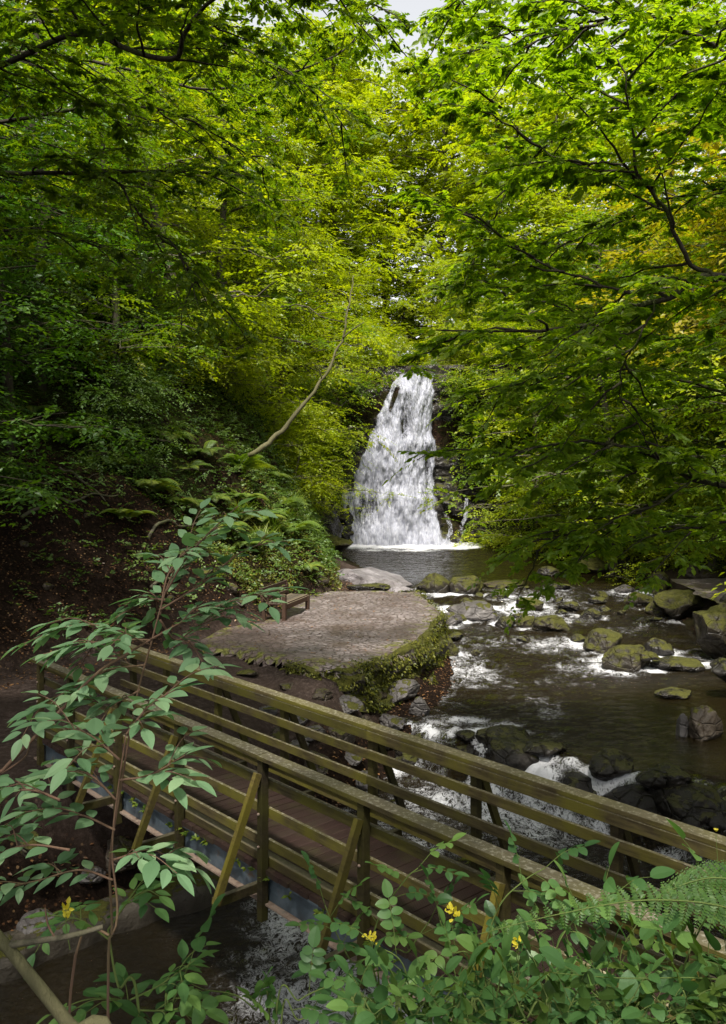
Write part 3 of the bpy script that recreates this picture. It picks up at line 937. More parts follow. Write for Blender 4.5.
RK = [
    (436, 594, 46, 24, 'rock_moss', 'domed mossy boulder at the back corner of the terrace'),
    (464, 594, 40, 20, 'rock_moss', 'grey topped mossy boulder just right of the domed one behind the terrace'),
    (478, 621, 62, 17, 'rock_grey', 'long pale grey boulder lying in the stream off the terrace edge'),
    (448, 626, 34, 12, 'rock_grey', 'low grey slab between the terrace wall and the long pale boulder'),
    (532, 611, 34, 14, 'rock_moss', 'small rounded mossy boulder midstream below the pool'),
    (507, 628, 24, 11, 'rock_dark', 'small dark wet boulder right of the long pale one'),
    (552, 632, 50, 18, 'rock_moss', 'broad olive mossy boulder in the middle of the rapids'),
    (527, 628, 26, 12, 'rock_moss', 'mossy stone touching the left of the broad olive boulder'),
    (572, 611, 26, 9, 'rock_dark', 'low dark stone in the far rapids'),
    (599, 604, 20, 7, 'rock_dark', 'flat dark stone near the far end of the rapids'),
    (608, 652, 46, 22, 'rock_moss', 'brown green boulder behind the large flat topped one in the right rapids'),
    (632, 671, 56, 24, 'rock_moss', 'large flat topped yellow green boulder at the edge of the still pool'),
    (660, 656, 34, 17, 'rock_dark', 'dark wedge shaped wet rock beside the large flat topped boulder'),
    (683, 672, 52, 13, 'rock_dark', 'low dark ledge of rock under the right bank'),
    (641, 606, 34, 15, 'rock_moss', 'pale topped mossy boulder near the right bank'),
    (662, 594, 28, 19, 'rock_moss', 'bright green rounded boulder below the leafy right bank'),
    (627, 594, 20, 10, 'rock_grey', 'wet grey pointed stone left of the bright green boulder'),
    (590, 573, 56, 15, 'rock_moss', 'wide mossy slab at the tail of the falls pool'),
    (548, 576, 30, 8, 'rock_dark', 'low dark stone left of the wide mossy slab'),
    (632, 572, 40, 16, 'rock_dark', 'dark boulder under the hanging leaves of the right bank'),
    (505, 588, 50, 5, 'rock_brown', 'thin reddish ledge of rock below the falls pool'),
    (684, 737, 16, 24, 'rock_grey', 'small upright pale grey stone standing in the still pool'),
    (708, 741, 46, 28, 'rock_brown', 'brown boulder beside the upright grey stone in the still pool'),
    (594, 620, 26, 10, 'rock_dark', 'dark stone among the right rapids'),
    (456, 640, 20, 6, 'rock_dark', 'tiny wet stone below the low grey slab'),
    (448, 658, 26, 18, 'rock_moss', 'yellow green mossy stone leaning on the terrace wall'),
    (580, 643, 22, 8, 'rock_dark', 'small wet stone left of the brown green boulder'),
    (500, 600, 26, 9, 'rock_dark', 'small dark stone below the thin reddish ledge'),
    (560, 590, 24, 7, 'rock_dark', 'small dark stone in the slack water before the wide mossy slab'),
    (680, 700, 40, 7, 'rock_dark', 'barely emerging dark ledge at the right side of the still pool'),
]
for k, (px, py, w, h, m, lab) in enumerate(RK):
    stream_rock(px, py, w, h, m, 100 + k, lab)

# small wet stones breaking the surface
for i, (rn, yy) in enumerate((('far', 598), ('middle', 622), ('near', 648))):
    for j, (cn, xx) in enumerate((('near the terrace', 475), ('left of the middle', 520), ('in the middle of the stream', 565), ('right of the middle', 610), ('near the right bank', 655))):
        q_ = np.random.default_rng(1000 + i * 5 + j)
        for m_ in range(2 if i < 2 else 1):
            w_ = q_.uniform(9, 17)
            stream_rock(xx + q_.uniform(-20, 20), yy + q_.uniform(-10, 10), w_, w_ * q_.uniform(.3, .55), 'rock_dark' if q_.random() < .6 else 'rock_moss', 1100 + i * 20 + j * 2 + m_,
                        f"{'little' if m_ else 'small'} wet stone in the {rn} rapids {cn}", group='small stones breaking the surface of the rapids')

# big mossy blocks of the right bank
RB = [
    ((682, 622), 64, 40, 'rock_moss', 'big mossy block holding up the right bank path'),
    ((712, 655), 62, 62, 'rock_moss', 'tallest dark mossy block at the right bank corner'),
    ((655, 618), 34, 22, 'rock_moss', 'mossy block at the foot of the big right bank block'),
    ((735, 640), 50, 60, 'rock_moss', 'mossy block cut by the right edge below the path'),
    ((730, 690), 60, 34, 'rock_dark', 'dark mossy block low at the right bank beside the still pool'),
    ((696, 584), 40, 22, 'rock_brown', 'square brown stone on the far side of the right bank path'),
    ((722, 578), 34, 22, 'rock_brown', 'second square brown stone edging the right bank path'),
    ((640, 662), 26, 12, 'rock_moss', 'small mossy stone at the foot of the right bank wall'),
]
for k, ((px, py), w, h, m, lab) in enumerate(RB):
    z = -.35 if py > 600 else .35
    p = PZ(px, py, z); W = w / F * p[1] / 2 * .92; H = h / F * p[1] * .88
    rock('boulder', (p[0] + .25, p[1] + W * .6, z + H * .45), (W, W * .8, H * .62), M[m], 200 + k, lab, sharp=.95, cuts=14, rz=R.uniform(-.3, .3))

# rocks forming the little weir and the rubble below the terrace
WR = [(428, 742, 34, 26), (455, 752, 30, 22), (482, 762, 38, 24), (520, 776, 52, 34), (552, 790, 30, 20), (585, 800, 56, 34), (622, 808, 36, 24), (655, 826, 54, 36), (694, 830, 50, 30), (726, 838, 50, 32),
      (470, 738, 20, 10), (545, 760, 30, 14), (610, 780, 40, 18), (672, 795, 44, 18), (505, 750, 34, 14)]
WL = ['first dark rock of the weir beside the rubble bank', 'second dark rock along the weir from the terrace', 'third dark rock along the weir from the terrace', 'large black rock in the left half of the weir',
      'narrow black rock between the two large left weir rocks', 'wide black rock at the middle of the weir', 'smaller black rock right of the middle weir rock', 'large black rock in the right half of the weir',
      'black rock second from the right end of the weir', 'rightmost black rock of the weir', 'small stone on the lip of the left weir', 'flat stone on the lip above the narrow black rock',
      'flat stone on the lip above the middle weir rock', 'flat stone on the lip near the right end of the weir', 'low stone on the lip between the third and the large weir rock']
for k, (px, py, w, h) in enumerate(WR):
    z = -1.1 if k < 10 else -.62
    q_ = np.random.default_rng(900 + k); p = PZ(px + q_.uniform(-7, 7), py + q_.uniform(-6, 6), z); w *= q_.uniform(.8, 1.5); h *= q_.uniform(.8, 1.35); W = w / F * p[1] / 2 * 1.45; H = h / F * p[1]
    rock('boulder', (p[0], p[1] + W * .5, z + H * .30), (W, W * 1.1, H * .66), M['rock_wet'], 300 + k, WL[k], group='dark rocks forming the weir')

rub = [(400, 702, 40, 22, 'rock_grey', 'angular grey rock under the terrace wall'), (372, 706, 34, 18, 'rock_brown', 'brown rock left of the angular grey one under the terrace wall'),
       (420, 716, 26, 20, 'rock_grey', 'split grey rock at the water edge below the terrace wall'), (348, 712, 34, 16, 'rock_grey', 'grey rock beside the far handrail below the terrace'),
       (322, 700, 26, 12, 'rock_brown', 'brown stone on the dirt slope below the terrace'), (300, 724, 30, 16, 'rock_grey', 'grey stone seen over the far handrail near the slope'),
       (340, 742, 40, 22, 'rock_brown', 'brown rock seen between the far rails'), (380, 748, 38, 22, 'rock_grey', 'pale rock seen between the far rails above the deck'),
       (278, 742, 28, 14, 'rock_brown', 'small brown rock seen between the rails left of the others'), (404, 770, 40, 22, 'rock_dark', 'dark rock at the foot of the weir behind the rails'),
       (318, 772, 40, 20, 'rock_brown', 'brown rock low behind the near handrail'), (362, 790, 40, 20, 'rock_grey', 'grey rock low behind the near handrail'),
       (255, 700, 22, 9, 'rock_grey', 'small pale stone on the dirt path by the bridge'), (232, 690, 15, 6, 'rock_grey', 'tiny stone on the dirt path by the bridge'),
       (286, 690, 20, 8, 'rock_brown', 'flat brown stone on the dirt just below the paving edge'), (268, 716, 24, 12, 'rock_grey', 'grey stone seen between the first far rails'),
       (312, 738, 26, 14, 'rock_grey', 'grey stone left of the brown rock between the far rails'), (362, 728, 24, 14, 'rock_brown', 'brown stone right behind the far handrail joint'),
       (392, 732, 34, 18, 'rock_grey', 'broad grey rock just above the far handrail'), (436, 730, 22, 12, 'rock_grey', 'pale grey stone where the rubble meets the weir'),
       (300, 752, 22, 12, 'rock_grey', 'pale stone low between the far rails'), (352, 764, 30, 16, 'rock_grey', 'pale stone between the lower far rails'),
       (418, 748, 26, 16, 'rock_dark', 'dark stone at the left end of the weir'), (330, 718, 18, 9, 'rock_brown', 'small brown stone beside the grey rubble rock'),
       (244, 676, 26, 7, 'rock_brown', 'flat stone at the left of the broken paving edge'), (210, 672, 16, 6, 'rock_grey', 'small pale stone in the path dirt'),
       (425, 768, 30, 16, 'rock_grey', 'wet grey stone below the left end of the weir'),
       (345, 690, 26, 11, 'rock_grey', 'pale stepping slab at the terrace corner'), (392, 690, 24, 12, 'rock_moss', 'mossy stone tucked under the terrace wall')]
for k, (px, py, w, h, m, lab) in enumerate(rub):
    z = 0.1
    for _ in range(12):
        p = PZ(px, py, z); z = .5 * z + .5 * float(hfun(np.array([p[0]]), np.array([p[1]]))[0])
    p = PZ(px, py, z)
    W = w / F * p[1] / 2 * 1.1; H = h / F * p[1]
    rock('rock', (p[0], p[1] + W * .4, z + H * .30), (W, W * .8, H * .6), M[m], 400 + k, lab, 'rock', 'rubble below the terrace', sharp=.95)

# pale bedrock slab between terrace and pool, and its dark step
p = P(372, 578, 31.5)
rock('bedrock_slab', (p[0] - .1, 31.6, .28), (1.75, 3.0, .62), M['rock_slab'], 501, 'pale lilac grey bedrock slab between the terrace and the pool', 'rock', None, .95, .1, 16)
p = P(388, 590, 29.3)
rock('bedrock_slab', (1.0, 29.9, .32), (.75, 1.0, .42), M['rock_slab'], 502, 'smaller pale slab beside the dark step behind the terrace', 'rock', None, .95, .3, 14)
rock('rock', (.15, 29.0, .58), (.75, .22, .16), M['rock_dark'], 503, 'thin dark rock step at the back edge of the terrace', 'rock', None, .9, .15, 10)
p = P(348, 548, 42)
rock('rock', (p[0] - .9, 42, .7), (1.0, 1.2, .8), M['rock_moss'], 504, 'tilted mossy rock wedge at the left foot of the falls', 'rock', None, .95, .5, 12)
p = P(318, 537, 46)
rock('rock', (p[0], 47, 1.0), (1.3, 1.2, 1.3), M['rock_dark'], 505, 'black wet rock the left skirt of the falls runs over', 'rock', None, .9, .5, 12)
build_water()
# right bank path with stones
xs = np.linspace(10.2, 17, 60); ys = np.linspace(22.0, 31, 80)
X, Y = np.meshgrid(xs, ys)
Zp = .62 + .05 * fbm(X, Y, 0, 4, 55)
X = X + .25 * fbm(X * 0 + 3, Y * 1.2, 0, 3, 56) + .012 * (Y - 26) ** 2 * (17 - X) / 6
pth = grid_mesh('bank_path', X, Y, Zp, M['paving'], attrs={'edge': smooth(.8, .2, X - X.min(1, keepdims=True))})
tag(pth, 'stone paved path corner on the right bank above mossy blocks', 'path', kind='structure')


# concrete ledge at the left abutment
def ledge():
    pts = np.array([PZ(a, b, -1.15) for a, b in ((-60, 985), (10, 968), (70, 942), (125, 922), (180, 905), (232, 885), (262, 872))])
    c = curve(pts, 80); tg = unit(np.gradient(c, axis=0)); sd = np.stack([-tg[:, 1], tg[:, 0], 0 * tg[:, 0]], 1)
    prof = [(.0, -.35), (-.02, .06), (.03, .13), (.10, .15), (.25, .15), (.40, .17), (.55, .12), (.62, -.35)]
    nv = len(prof) * 3
    pr = np.array(prof); tt = np.linspace(0, len(prof) - 1, nv)
    a = np.interp(tt, np.arange(len(prof)), pr[:, 0]); b = np.interp(tt, np.arange(len(prof)), pr[:, 1])
    V = c[:, None] + sd[:, None] * a[None, :, None]; V[..., 2] += b[None]
    s = np.arange(80) * .12
    V += sd[:, None] * (.12 * fbm(s[:, None] * 1.2, a[None] * 2, 0, 4, 5))[..., None]
    V[..., 2] += .07 * fbm(s[:, None] * 1.5, a[None] * 3, 0, 4, 6)
    o = grid_mesh('concrete_ledge', V[..., 0], V[..., 1], V[..., 2], M['concrete'])
    tag(o, 'worn pale concrete footing ledge at the water edge under the bridge', 'ledge')


ledge()
lb = [(40, 935, 60, 34, 'rock_grey', 'grey rock on the soil behind the concrete ledge'), (120, 860, 46, 30, 'rock_brown', 'brown rock low on the bank left of the bridge'), (90, 880, 34, 20, 'rock_grey', 'small grey rock left of the bridge on the bank'),
      (30, 850, 40, 24, 'rock_moss', 'mossy rock at the far left of the bank'), (165, 855, 30, 22, 'rock_grey', 'pale rock beside the first brace of the bridge'), (150, 790, 30, 20, 'rock_moss', 'mossy rock under the far end of the bridge'),
      (205, 830, 46, 30, 'rock_dark', 'dark abutment rock beneath the bridge deck')]
for k, (px, py, w, h, m, lab) in enumerate(lb):
    z = 0.1
    for _ in range(12):
        p = PZ(px, py, z); z = .5 * z + .5 * float(hfun(np.array([p[0]]), np.array([p[1]]))[0])
    p = PZ(px, py, z); W = w / F * p[1] / 2; H = h / F * p[1]
    rock('rock', (p[0], p[1], z + H * .2), (W, W * .8, H * .55), M[m], 600 + k, lab, 'rock', 'rocks on the bank left of the bridge')


# ------------------------------------------------------------------ trees
def grow(limbs, wood_mb, leaf_mb, L2=1.5, sp2=.42, L3=.5, sp3=.2, ll=.08, tpl=T_MID, nl=9, start=.15, seed=0, flat=.22, zdrop=.0, r2=.016, sub=3, fade=None, thin=1.0):
    rr = np.random.default_rng(seed)
    O = []; D = []; LL = []
    for (pts, ra, rb) in limbs:
        c = curve(pts, 40)
        c = c + np.stack([fbm(np.arange(40) * .25 + seed, k * 7.7, 0, 3, seed + 3) for k in range(3)], 1) * .09
        wood_mb.tube(c, np.linspace(ra, rb, 40) * thin, 8)
        seg = np.linalg.norm(np.diff(c, axis=0), axis=1); cum = np.concatenate([[0], np.cumsum(seg)]); tot = cum[-1]
        s = start * tot; side = 1
        while s < tot:
            t = s / tot
            p = np.array([np.interp(s, cum, c[:, k]) for k in range(3)])
            i = min(int(t * 39), 38); d = unit(c[i + 1] - c[i])
            h = unit(np.cross(d, [0, 0, 1.0])) * side
            dd = unit(d * rr.uniform(.35, .8) + h * rr.uniform(.7, 1.1) + np.array([0, 0, rr.uniform(-.25, .25) - zdrop]))
            l2 = L2 * rr.uniform(.6, 1.15) * (1.05 - .45 * t)
            k = np.linspace(0, 1, 9)
            br = p + dd * (l2 * k)[:, None] + unit(d) * (k ** 2 * .3 * l2)[:, None]
            br[:, 2] += l2 * (.10 * k - .28 * k ** 2)
            br += rr.normal(0, .012, br.shape) * l2
            wood_mb.tube(br, np.linspace(r2, .004, 9), 5)
            m = max(3, int(l2 / sp3)); s3 = 1
            for q in range(m):
                kk = .12 + .88 * (q + rr.random() * .6) / m
                if kk > 1: kk = 1
                pp = np.array([np.interp(kk, k, br[:, z]) for z in range(3)])
                ii = min(int(kk * 8), 7); bd = unit(br[ii + 1] - br[ii]); hh = unit(np.cross(bd, [0, 0, 1.0])) * s3
                td = unit(bd * .6 + hh * rr.uniform(.6, 1.0) + rr.normal(0, .12, 3))
                l3 = L3 * rr.uniform(.6, 1.2) * (1.1 - .5 * kk)
                O.append(pp); D.append(td); LL.append(l3)
                wood_mb.tube(np.array([pp, pp + td * l3 * .5, pp + td * l3 + [0, 0, -.04 * l3]]), [.004, .003, .0015], 3, False)
                for z in range(sub):
                    a = rr.uniform(.15, .85); O.append(pp + td * l3 * a + [0, 0, -.15 * a * a * l3])
                    D.append(unit(td * .6 + unit(np.cross(td, [0, 0, 1.0])) * rr.choice([-1, 1]) * .8 + rr.normal(0, .15, 3))); LL.append(l3 * rr.uniform(.4, .7))
                s3 *= -1
            O.append(br[-1]); D.append(unit(br[-1] - br[-2])); LL.append(L3)
            side *= -1
            s += sp2 * rr.uniform(.6, 1.3)
        O.append(c[-1]); D.append(unit(c[-1] - c[-2])); LL.append(L3)
    O = np.array(O); D = np.array(D); LL = np.array(LL)
    if fade is not None:
        k = fade(O); O, D, LL = O[k], D[k], LL[k]
    sprays(leaf_mb, O, D, LL, nl, ll, tpl, flat)
    return len(O)


def near_tree(name, base, trunk, limbs, label, leaf, bark_, group=None, **kw):
    root = empty(name, base)
    tag(root, label, 'tree', group)
    mb = MB(); c = curve(trunk['pts'], 40); c = c + .05 * np.stack([fbm(np.arange(40) * .2, k * 3.0, 0, 3, 8) for k in range(3)], 1)
    mb.tube(c, np.linspace(trunk['r0'], trunk['r1'], 40), 12); mb.build('trunk', M[bark_], root, True)
    wm = MB(); lm = MB(); grow(limbs, wm, lm, **kw)
    wm.build('branches', M[bark_], root, True)
    lm.build('crown', M[leaf], root)
    return root


# right-hand tree whose boughs reach across the upper right
base = np.array([7.6, 10.2, 1.4])
RT = [
    ([P(900, 330, 11), P(800, 300, 10.2), P(718, 278, 9.6), P(690, 283, 9.4), P(655, 300, 9.2), P(590, 322, 9.0), P(520, 330, 8.9), P(440, 332, 8.9)], .075, .012),
    ([P(716, 280, 9.6), P(690, 262, 9.5), P(665, 215, 9.4), P(640, 170, 9.2), P(628, 110, 9.1), P(622, 60, 9.0)], .040, .010),
    ([P(660, 205, 9.4), P(625, 168, 9.5), P(580, 162, 9.6), P(530, 140, 9.8), P(495, 100, 10)], .02, .006),
    ([P(670, 295, 9.3), P(620, 292, 9.6), P(560, 270, 10), P(500, 235, 10.5), P(460, 210, 11)], .026, .008),
    ([P(655, 300, 9.2), P(640, 340, 9.0), P(618, 375, 9.3), P(640, 430, 9.6), P(660, 470, 9.8)], .016, .006),
    ([P(860, 480, 11.5), P(760, 490, 10.5), P(690, 480, 10), P(640, 450, 9.8), P(590, 440, 9.8), P(540, 445, 10), P(490, 460, 10.4)], .05, .008),
    ([P(690, 480, 10), P(650, 510, 10), P(610, 520, 10.2), P(560, 535, 10.6), P(530, 555, 10.8)], .022, .006),
    ([P(860, 410, 12), P(760, 400, 11.5), P(690, 385, 11.2), P(610, 365, 11.2), P(540, 380, 11.4), P(480, 400, 11.8)], .04, .008),
    ([P(850, 560, 12), P(760, 530, 11.5), P(700, 525, 11.2), P(650, 535, 11.2), P(600, 550, 11.5)], .035, .008),
    ([P(880, 150, 10), P(780, 90, 9.5), P(700, 40, 9.2), P(640, 20, 9.0), P(560, 30, 9.0), P(500, 60, 9.2)], .05, .008),
    ([P(880, 60, 10.5), P(790, 10, 10.5), P(700, -30, 10.5), P(600, -40, 10.5), P(500, -25, 10.5), P(450, 10, 10.6)], .045, .008),
    ([P(860, 230, 12), P(780, 200, 12), P(700, 190, 12.2), P(620, 220, 12.6), P(550, 250, 13)], .045, .008),
    ([P(850, 200, 13), P(770, 130, 13), P(690, 110, 13), P(600, 110, 13), P(520, 170, 13.4), P(470, 270, 13.6)], .045, .008),
    ([P(850, 330, 13), P(780, 340, 13), P(700, 340, 13), P(620, 330, 13.4), P(540, 300, 13.8), P(480, 290, 14)], .045, .008),
]
RT += [([P(860, 60, 12), P(740, 30, 11.5), P(620, 20, 11), P(540, 25, 11), P(485, 40, 11), P(440, 75, 11)], .035, .006),
       ([P(860, 120, 13), P(740, 90, 12.5), P(620, 70, 12.5), P(540, 55, 12.5), P(480, 20, 12.5), P(440, -5, 12.5)], .035, .006)]
for k in range(7):  # unseen boughs above the viewer, added to shade the bridge and foreground
    a = k / 7 * 3.6 - 2.6
    e = np.array([1.0 + 6.5 * math.cos(a), 1.0 + 3.5 * math.sin(a), 10.5 + 1.2 * math.sin(k * 2.1)])
    s0 = np.array([7.9, 10.0, 8.5 + .4 * k])
    RT.append(([s0, s0 * .6 + e * .4 + [0, 0, 1.2], e, e + (e - s0) * .25 - [0, 0, .6]], .07, .02))
near_tree('broadleaf_tree', base, dict(pts=[base - [0, 0, .6], base + [.1, 0, 3], P(900, 330, 11) + [.3, 0, 0], P(900, 60, 10.5), P(900, -200, 10.5)], r0=.34, r1=.12), RT,
          'broadleaf tree on the right bank whose forked dark boughs hang over the stream', 'leaf_bough', 'bark_dark', L2=1.4, sp2=.28, L3=.42, sp3=.18, ll=.092, seed=5, sub=5, thin=.72)

# boughs entering from the top and the left
base = np.array([-8.2, 13.5, 1.2])
LT = [
    ([P(-120, 60, 12), P(-20, 70, 11), P(80, 30, 10), P(165, 60, 9.2), P(190, 30, 9), P(218, 0, 8.8), P(260, -30, 8.6)], .05, .02),
    ([P(-120, 180, 13), P(0, 172, 12.5), P(70, 170, 12), P(140, 173, 11.8), P(200, 172, 11.6), P(250, 176, 11.5)], .05, .012),
    ([P(100, 172, 12), P(140, 210, 12), P(175, 250, 12), P(205, 290, 12), P(215, 305, 12)], .022, .01),
    ([P(-120, -40, 11), P(0, -50, 10.5), P(120, -60, 10), P(240, -50, 9.6), P(330, -20, 9.4)], .05, .012),
    ([P(-120, 20, 13), P(0, 10, 13), P(120, 10, 13), P(220, 40, 13), P(300, 80, 13.2), P(350, 130, 13.4)], .05, .01),
    ([P(-120, 110, 14), P(-10, 120, 14), P(100, 105, 14), P(190, 120, 14), P(270, 170, 14.3)], .05, .01),
    ([P(-120, 240, 13), P(-30, 235, 13), P(40, 230, 13), P(110, 250, 13.3)], .04, .01),
    ([P(-120, 60, 15), P(0, 50, 15), P(100, 60, 15), P(210, 90, 15), P(330, 60, 15), P(370, 20, 15)], .05, .01),
]
LT += [([P(-100, -60, 12), P(60, -50, 11.5), P(200, -40, 11.5), P(320, -10, 11.5), P(390, 25, 11.6)], .04, .006)]
for k in range(8):  # more out-of-view boughs, put in to darken the left slope and foreground
    a = k / 8 * 3.4 - 2.2
    e = np.array([-3.5 + 6.5 * math.cos(a), 3.0 + 5 * math.sin(a), 11.0 + 1.4 * math.sin(k * 1.7)])
    s0 = np.array([-8.6, 12.8, 9 + .5 * k])
    LT.append(([s0, s0 * .6 + e * .4 + [0, 0, 1.2], e, e + (e - s0) * .25 - [0, 0, .6]], .07, .02))
near_tree('beech_tree', base, dict(pts=[base - [0, 0, .6], base + [.1, 0, 3], P(-160, 100, 12.5), P(-170, -200, 12)], r0=.38, r1=.15), LT,
          'beech tree on the left bank with long level boughs over the path', 'leaf_beech', 'bark_dark', L2=1.5, sp2=.30, L3=.45, sp3=.19, ll=.088, seed=15, sub=4, thin=.8)


# mid and far trees: a few variants, then copies
def crown_tree(H, spread, nlimb, clus, seed, leaf, bark_, ll=.12, lean=(0, 0), low=.25, tw=12, nl=8):
    rr = np.random.default_rng(seed)
    root = empty('woodland_tree', (0, 0, 0))
    tm = MB()
    k = np.linspace(0, 1, 30)
    tr = np.stack([lean[0] * k ** 1.5 + .5 * fbm(k * 3, seed, 0, 3, seed), lean[1] * k ** 1.5 + .5 * fbm(k * 3, seed + 9, 0, 3, seed), k * H - .8], 1)
    tr[0, :2] = 0
    tm.tube(tr, np.interp(k, [0, .06, 1], [.30, .2, .05]) * H / 14, 10)
    tm.build('trunk', M[bark_], root, True)
    wm = MB(); C = []; CD = []
    for i in range(nlimb):
        t = low + (1 - low) * (i + rr.random()) / nlimb
        p = np.array([np.interp(t, k, tr[:, z]) for z in range(3)])
        a = i * 2.4 + rr.uniform(-.5, .5)
        Ls = spread * (1.05 - .65 * t) * rr.uniform(.7, 1.15)
        d = np.array([math.cos(a), math.sin(a), 0])
        kk = np.linspace(0, 1, 10)
        br = p + d * (Ls * kk)[:, None]; br[:, 2] += Ls * (.45 * kk - .40 * kk ** 2) * rr.uniform(.4, 1.3)
        br += rr.normal(0, .03, br.shape) * Ls * kk[:, None]
        wm.tube(br, np.linspace(.06, .012, 10) * H / 14, 5)
        for q in range(clus):
            t2 = .25 + .75 * (q + rr.random()) / clus
            c = np.array([np.interp(t2, kk, br[:, z]) for z in range(3)])
            off = rr.normal(0, 1, 3) * [1, 1, .25] * Ls * .22 * (.5 + t2)
            C.append(c + off)
            wm.tube(np.array([c, c + off * .5 + [0, 0, .05], c + off]), [.018, .012, .006], 4, False)
    wm.build('limbs', M[bark_], root, True)
    C = np.array(C); m = len(C)
    rep = np.repeat(np.arange(m), tw)
    a = rr.uniform(0, 6.28, m * tw)
    tilt = rr.normal(0, .18, (m, 2))
    D = np.stack([np.cos(a), np.sin(a), rr.normal(-.12, .18, m * tw)], 1)
    D[:, 2] += tilt[rep, 0] * D[:, 0] + tilt[rep, 1] * D[:, 1]
    O = C[rep] + D * rr.uniform(0, .5, m * tw)[:, None] + rr.normal(0, .12, (m * tw, 3))
    lm = MB()
    crnd = rr.random(m)
    sprays(lm, O, D, rr.uniform(.45, .95, m * tw), nl, ll, T_LO, .2, .2, rnd0=np.clip(crnd[rep] * .7 + rr.random(m * tw) * .3, 0, 1))
    lm.build('crown', M[leaf], root)
    return root


def copy_tree(o, parent=None):
    c = o.copy(); COL.objects.link(c); c.parent = parent
    for ch in o.children: copy_tree(ch, c)
    return c


PROTO = {
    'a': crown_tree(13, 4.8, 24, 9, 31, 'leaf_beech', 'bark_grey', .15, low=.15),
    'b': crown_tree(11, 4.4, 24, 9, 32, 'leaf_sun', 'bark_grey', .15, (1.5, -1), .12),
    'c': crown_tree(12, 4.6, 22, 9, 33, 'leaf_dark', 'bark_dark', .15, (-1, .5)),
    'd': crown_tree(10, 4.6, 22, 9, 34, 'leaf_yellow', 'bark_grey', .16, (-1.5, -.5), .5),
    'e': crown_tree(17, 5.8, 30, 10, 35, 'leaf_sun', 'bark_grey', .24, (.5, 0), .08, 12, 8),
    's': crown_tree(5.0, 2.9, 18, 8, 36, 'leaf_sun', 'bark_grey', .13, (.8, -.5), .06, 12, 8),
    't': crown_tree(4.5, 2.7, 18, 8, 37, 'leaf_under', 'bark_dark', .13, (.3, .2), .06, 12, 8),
}
used = set()
G1 = 'trees on the left slope'; G2 = 'trees on the right slope'; G3 = 'trees above the waterfall'; G4 = 'saplings and shrubs on the gorge sides'
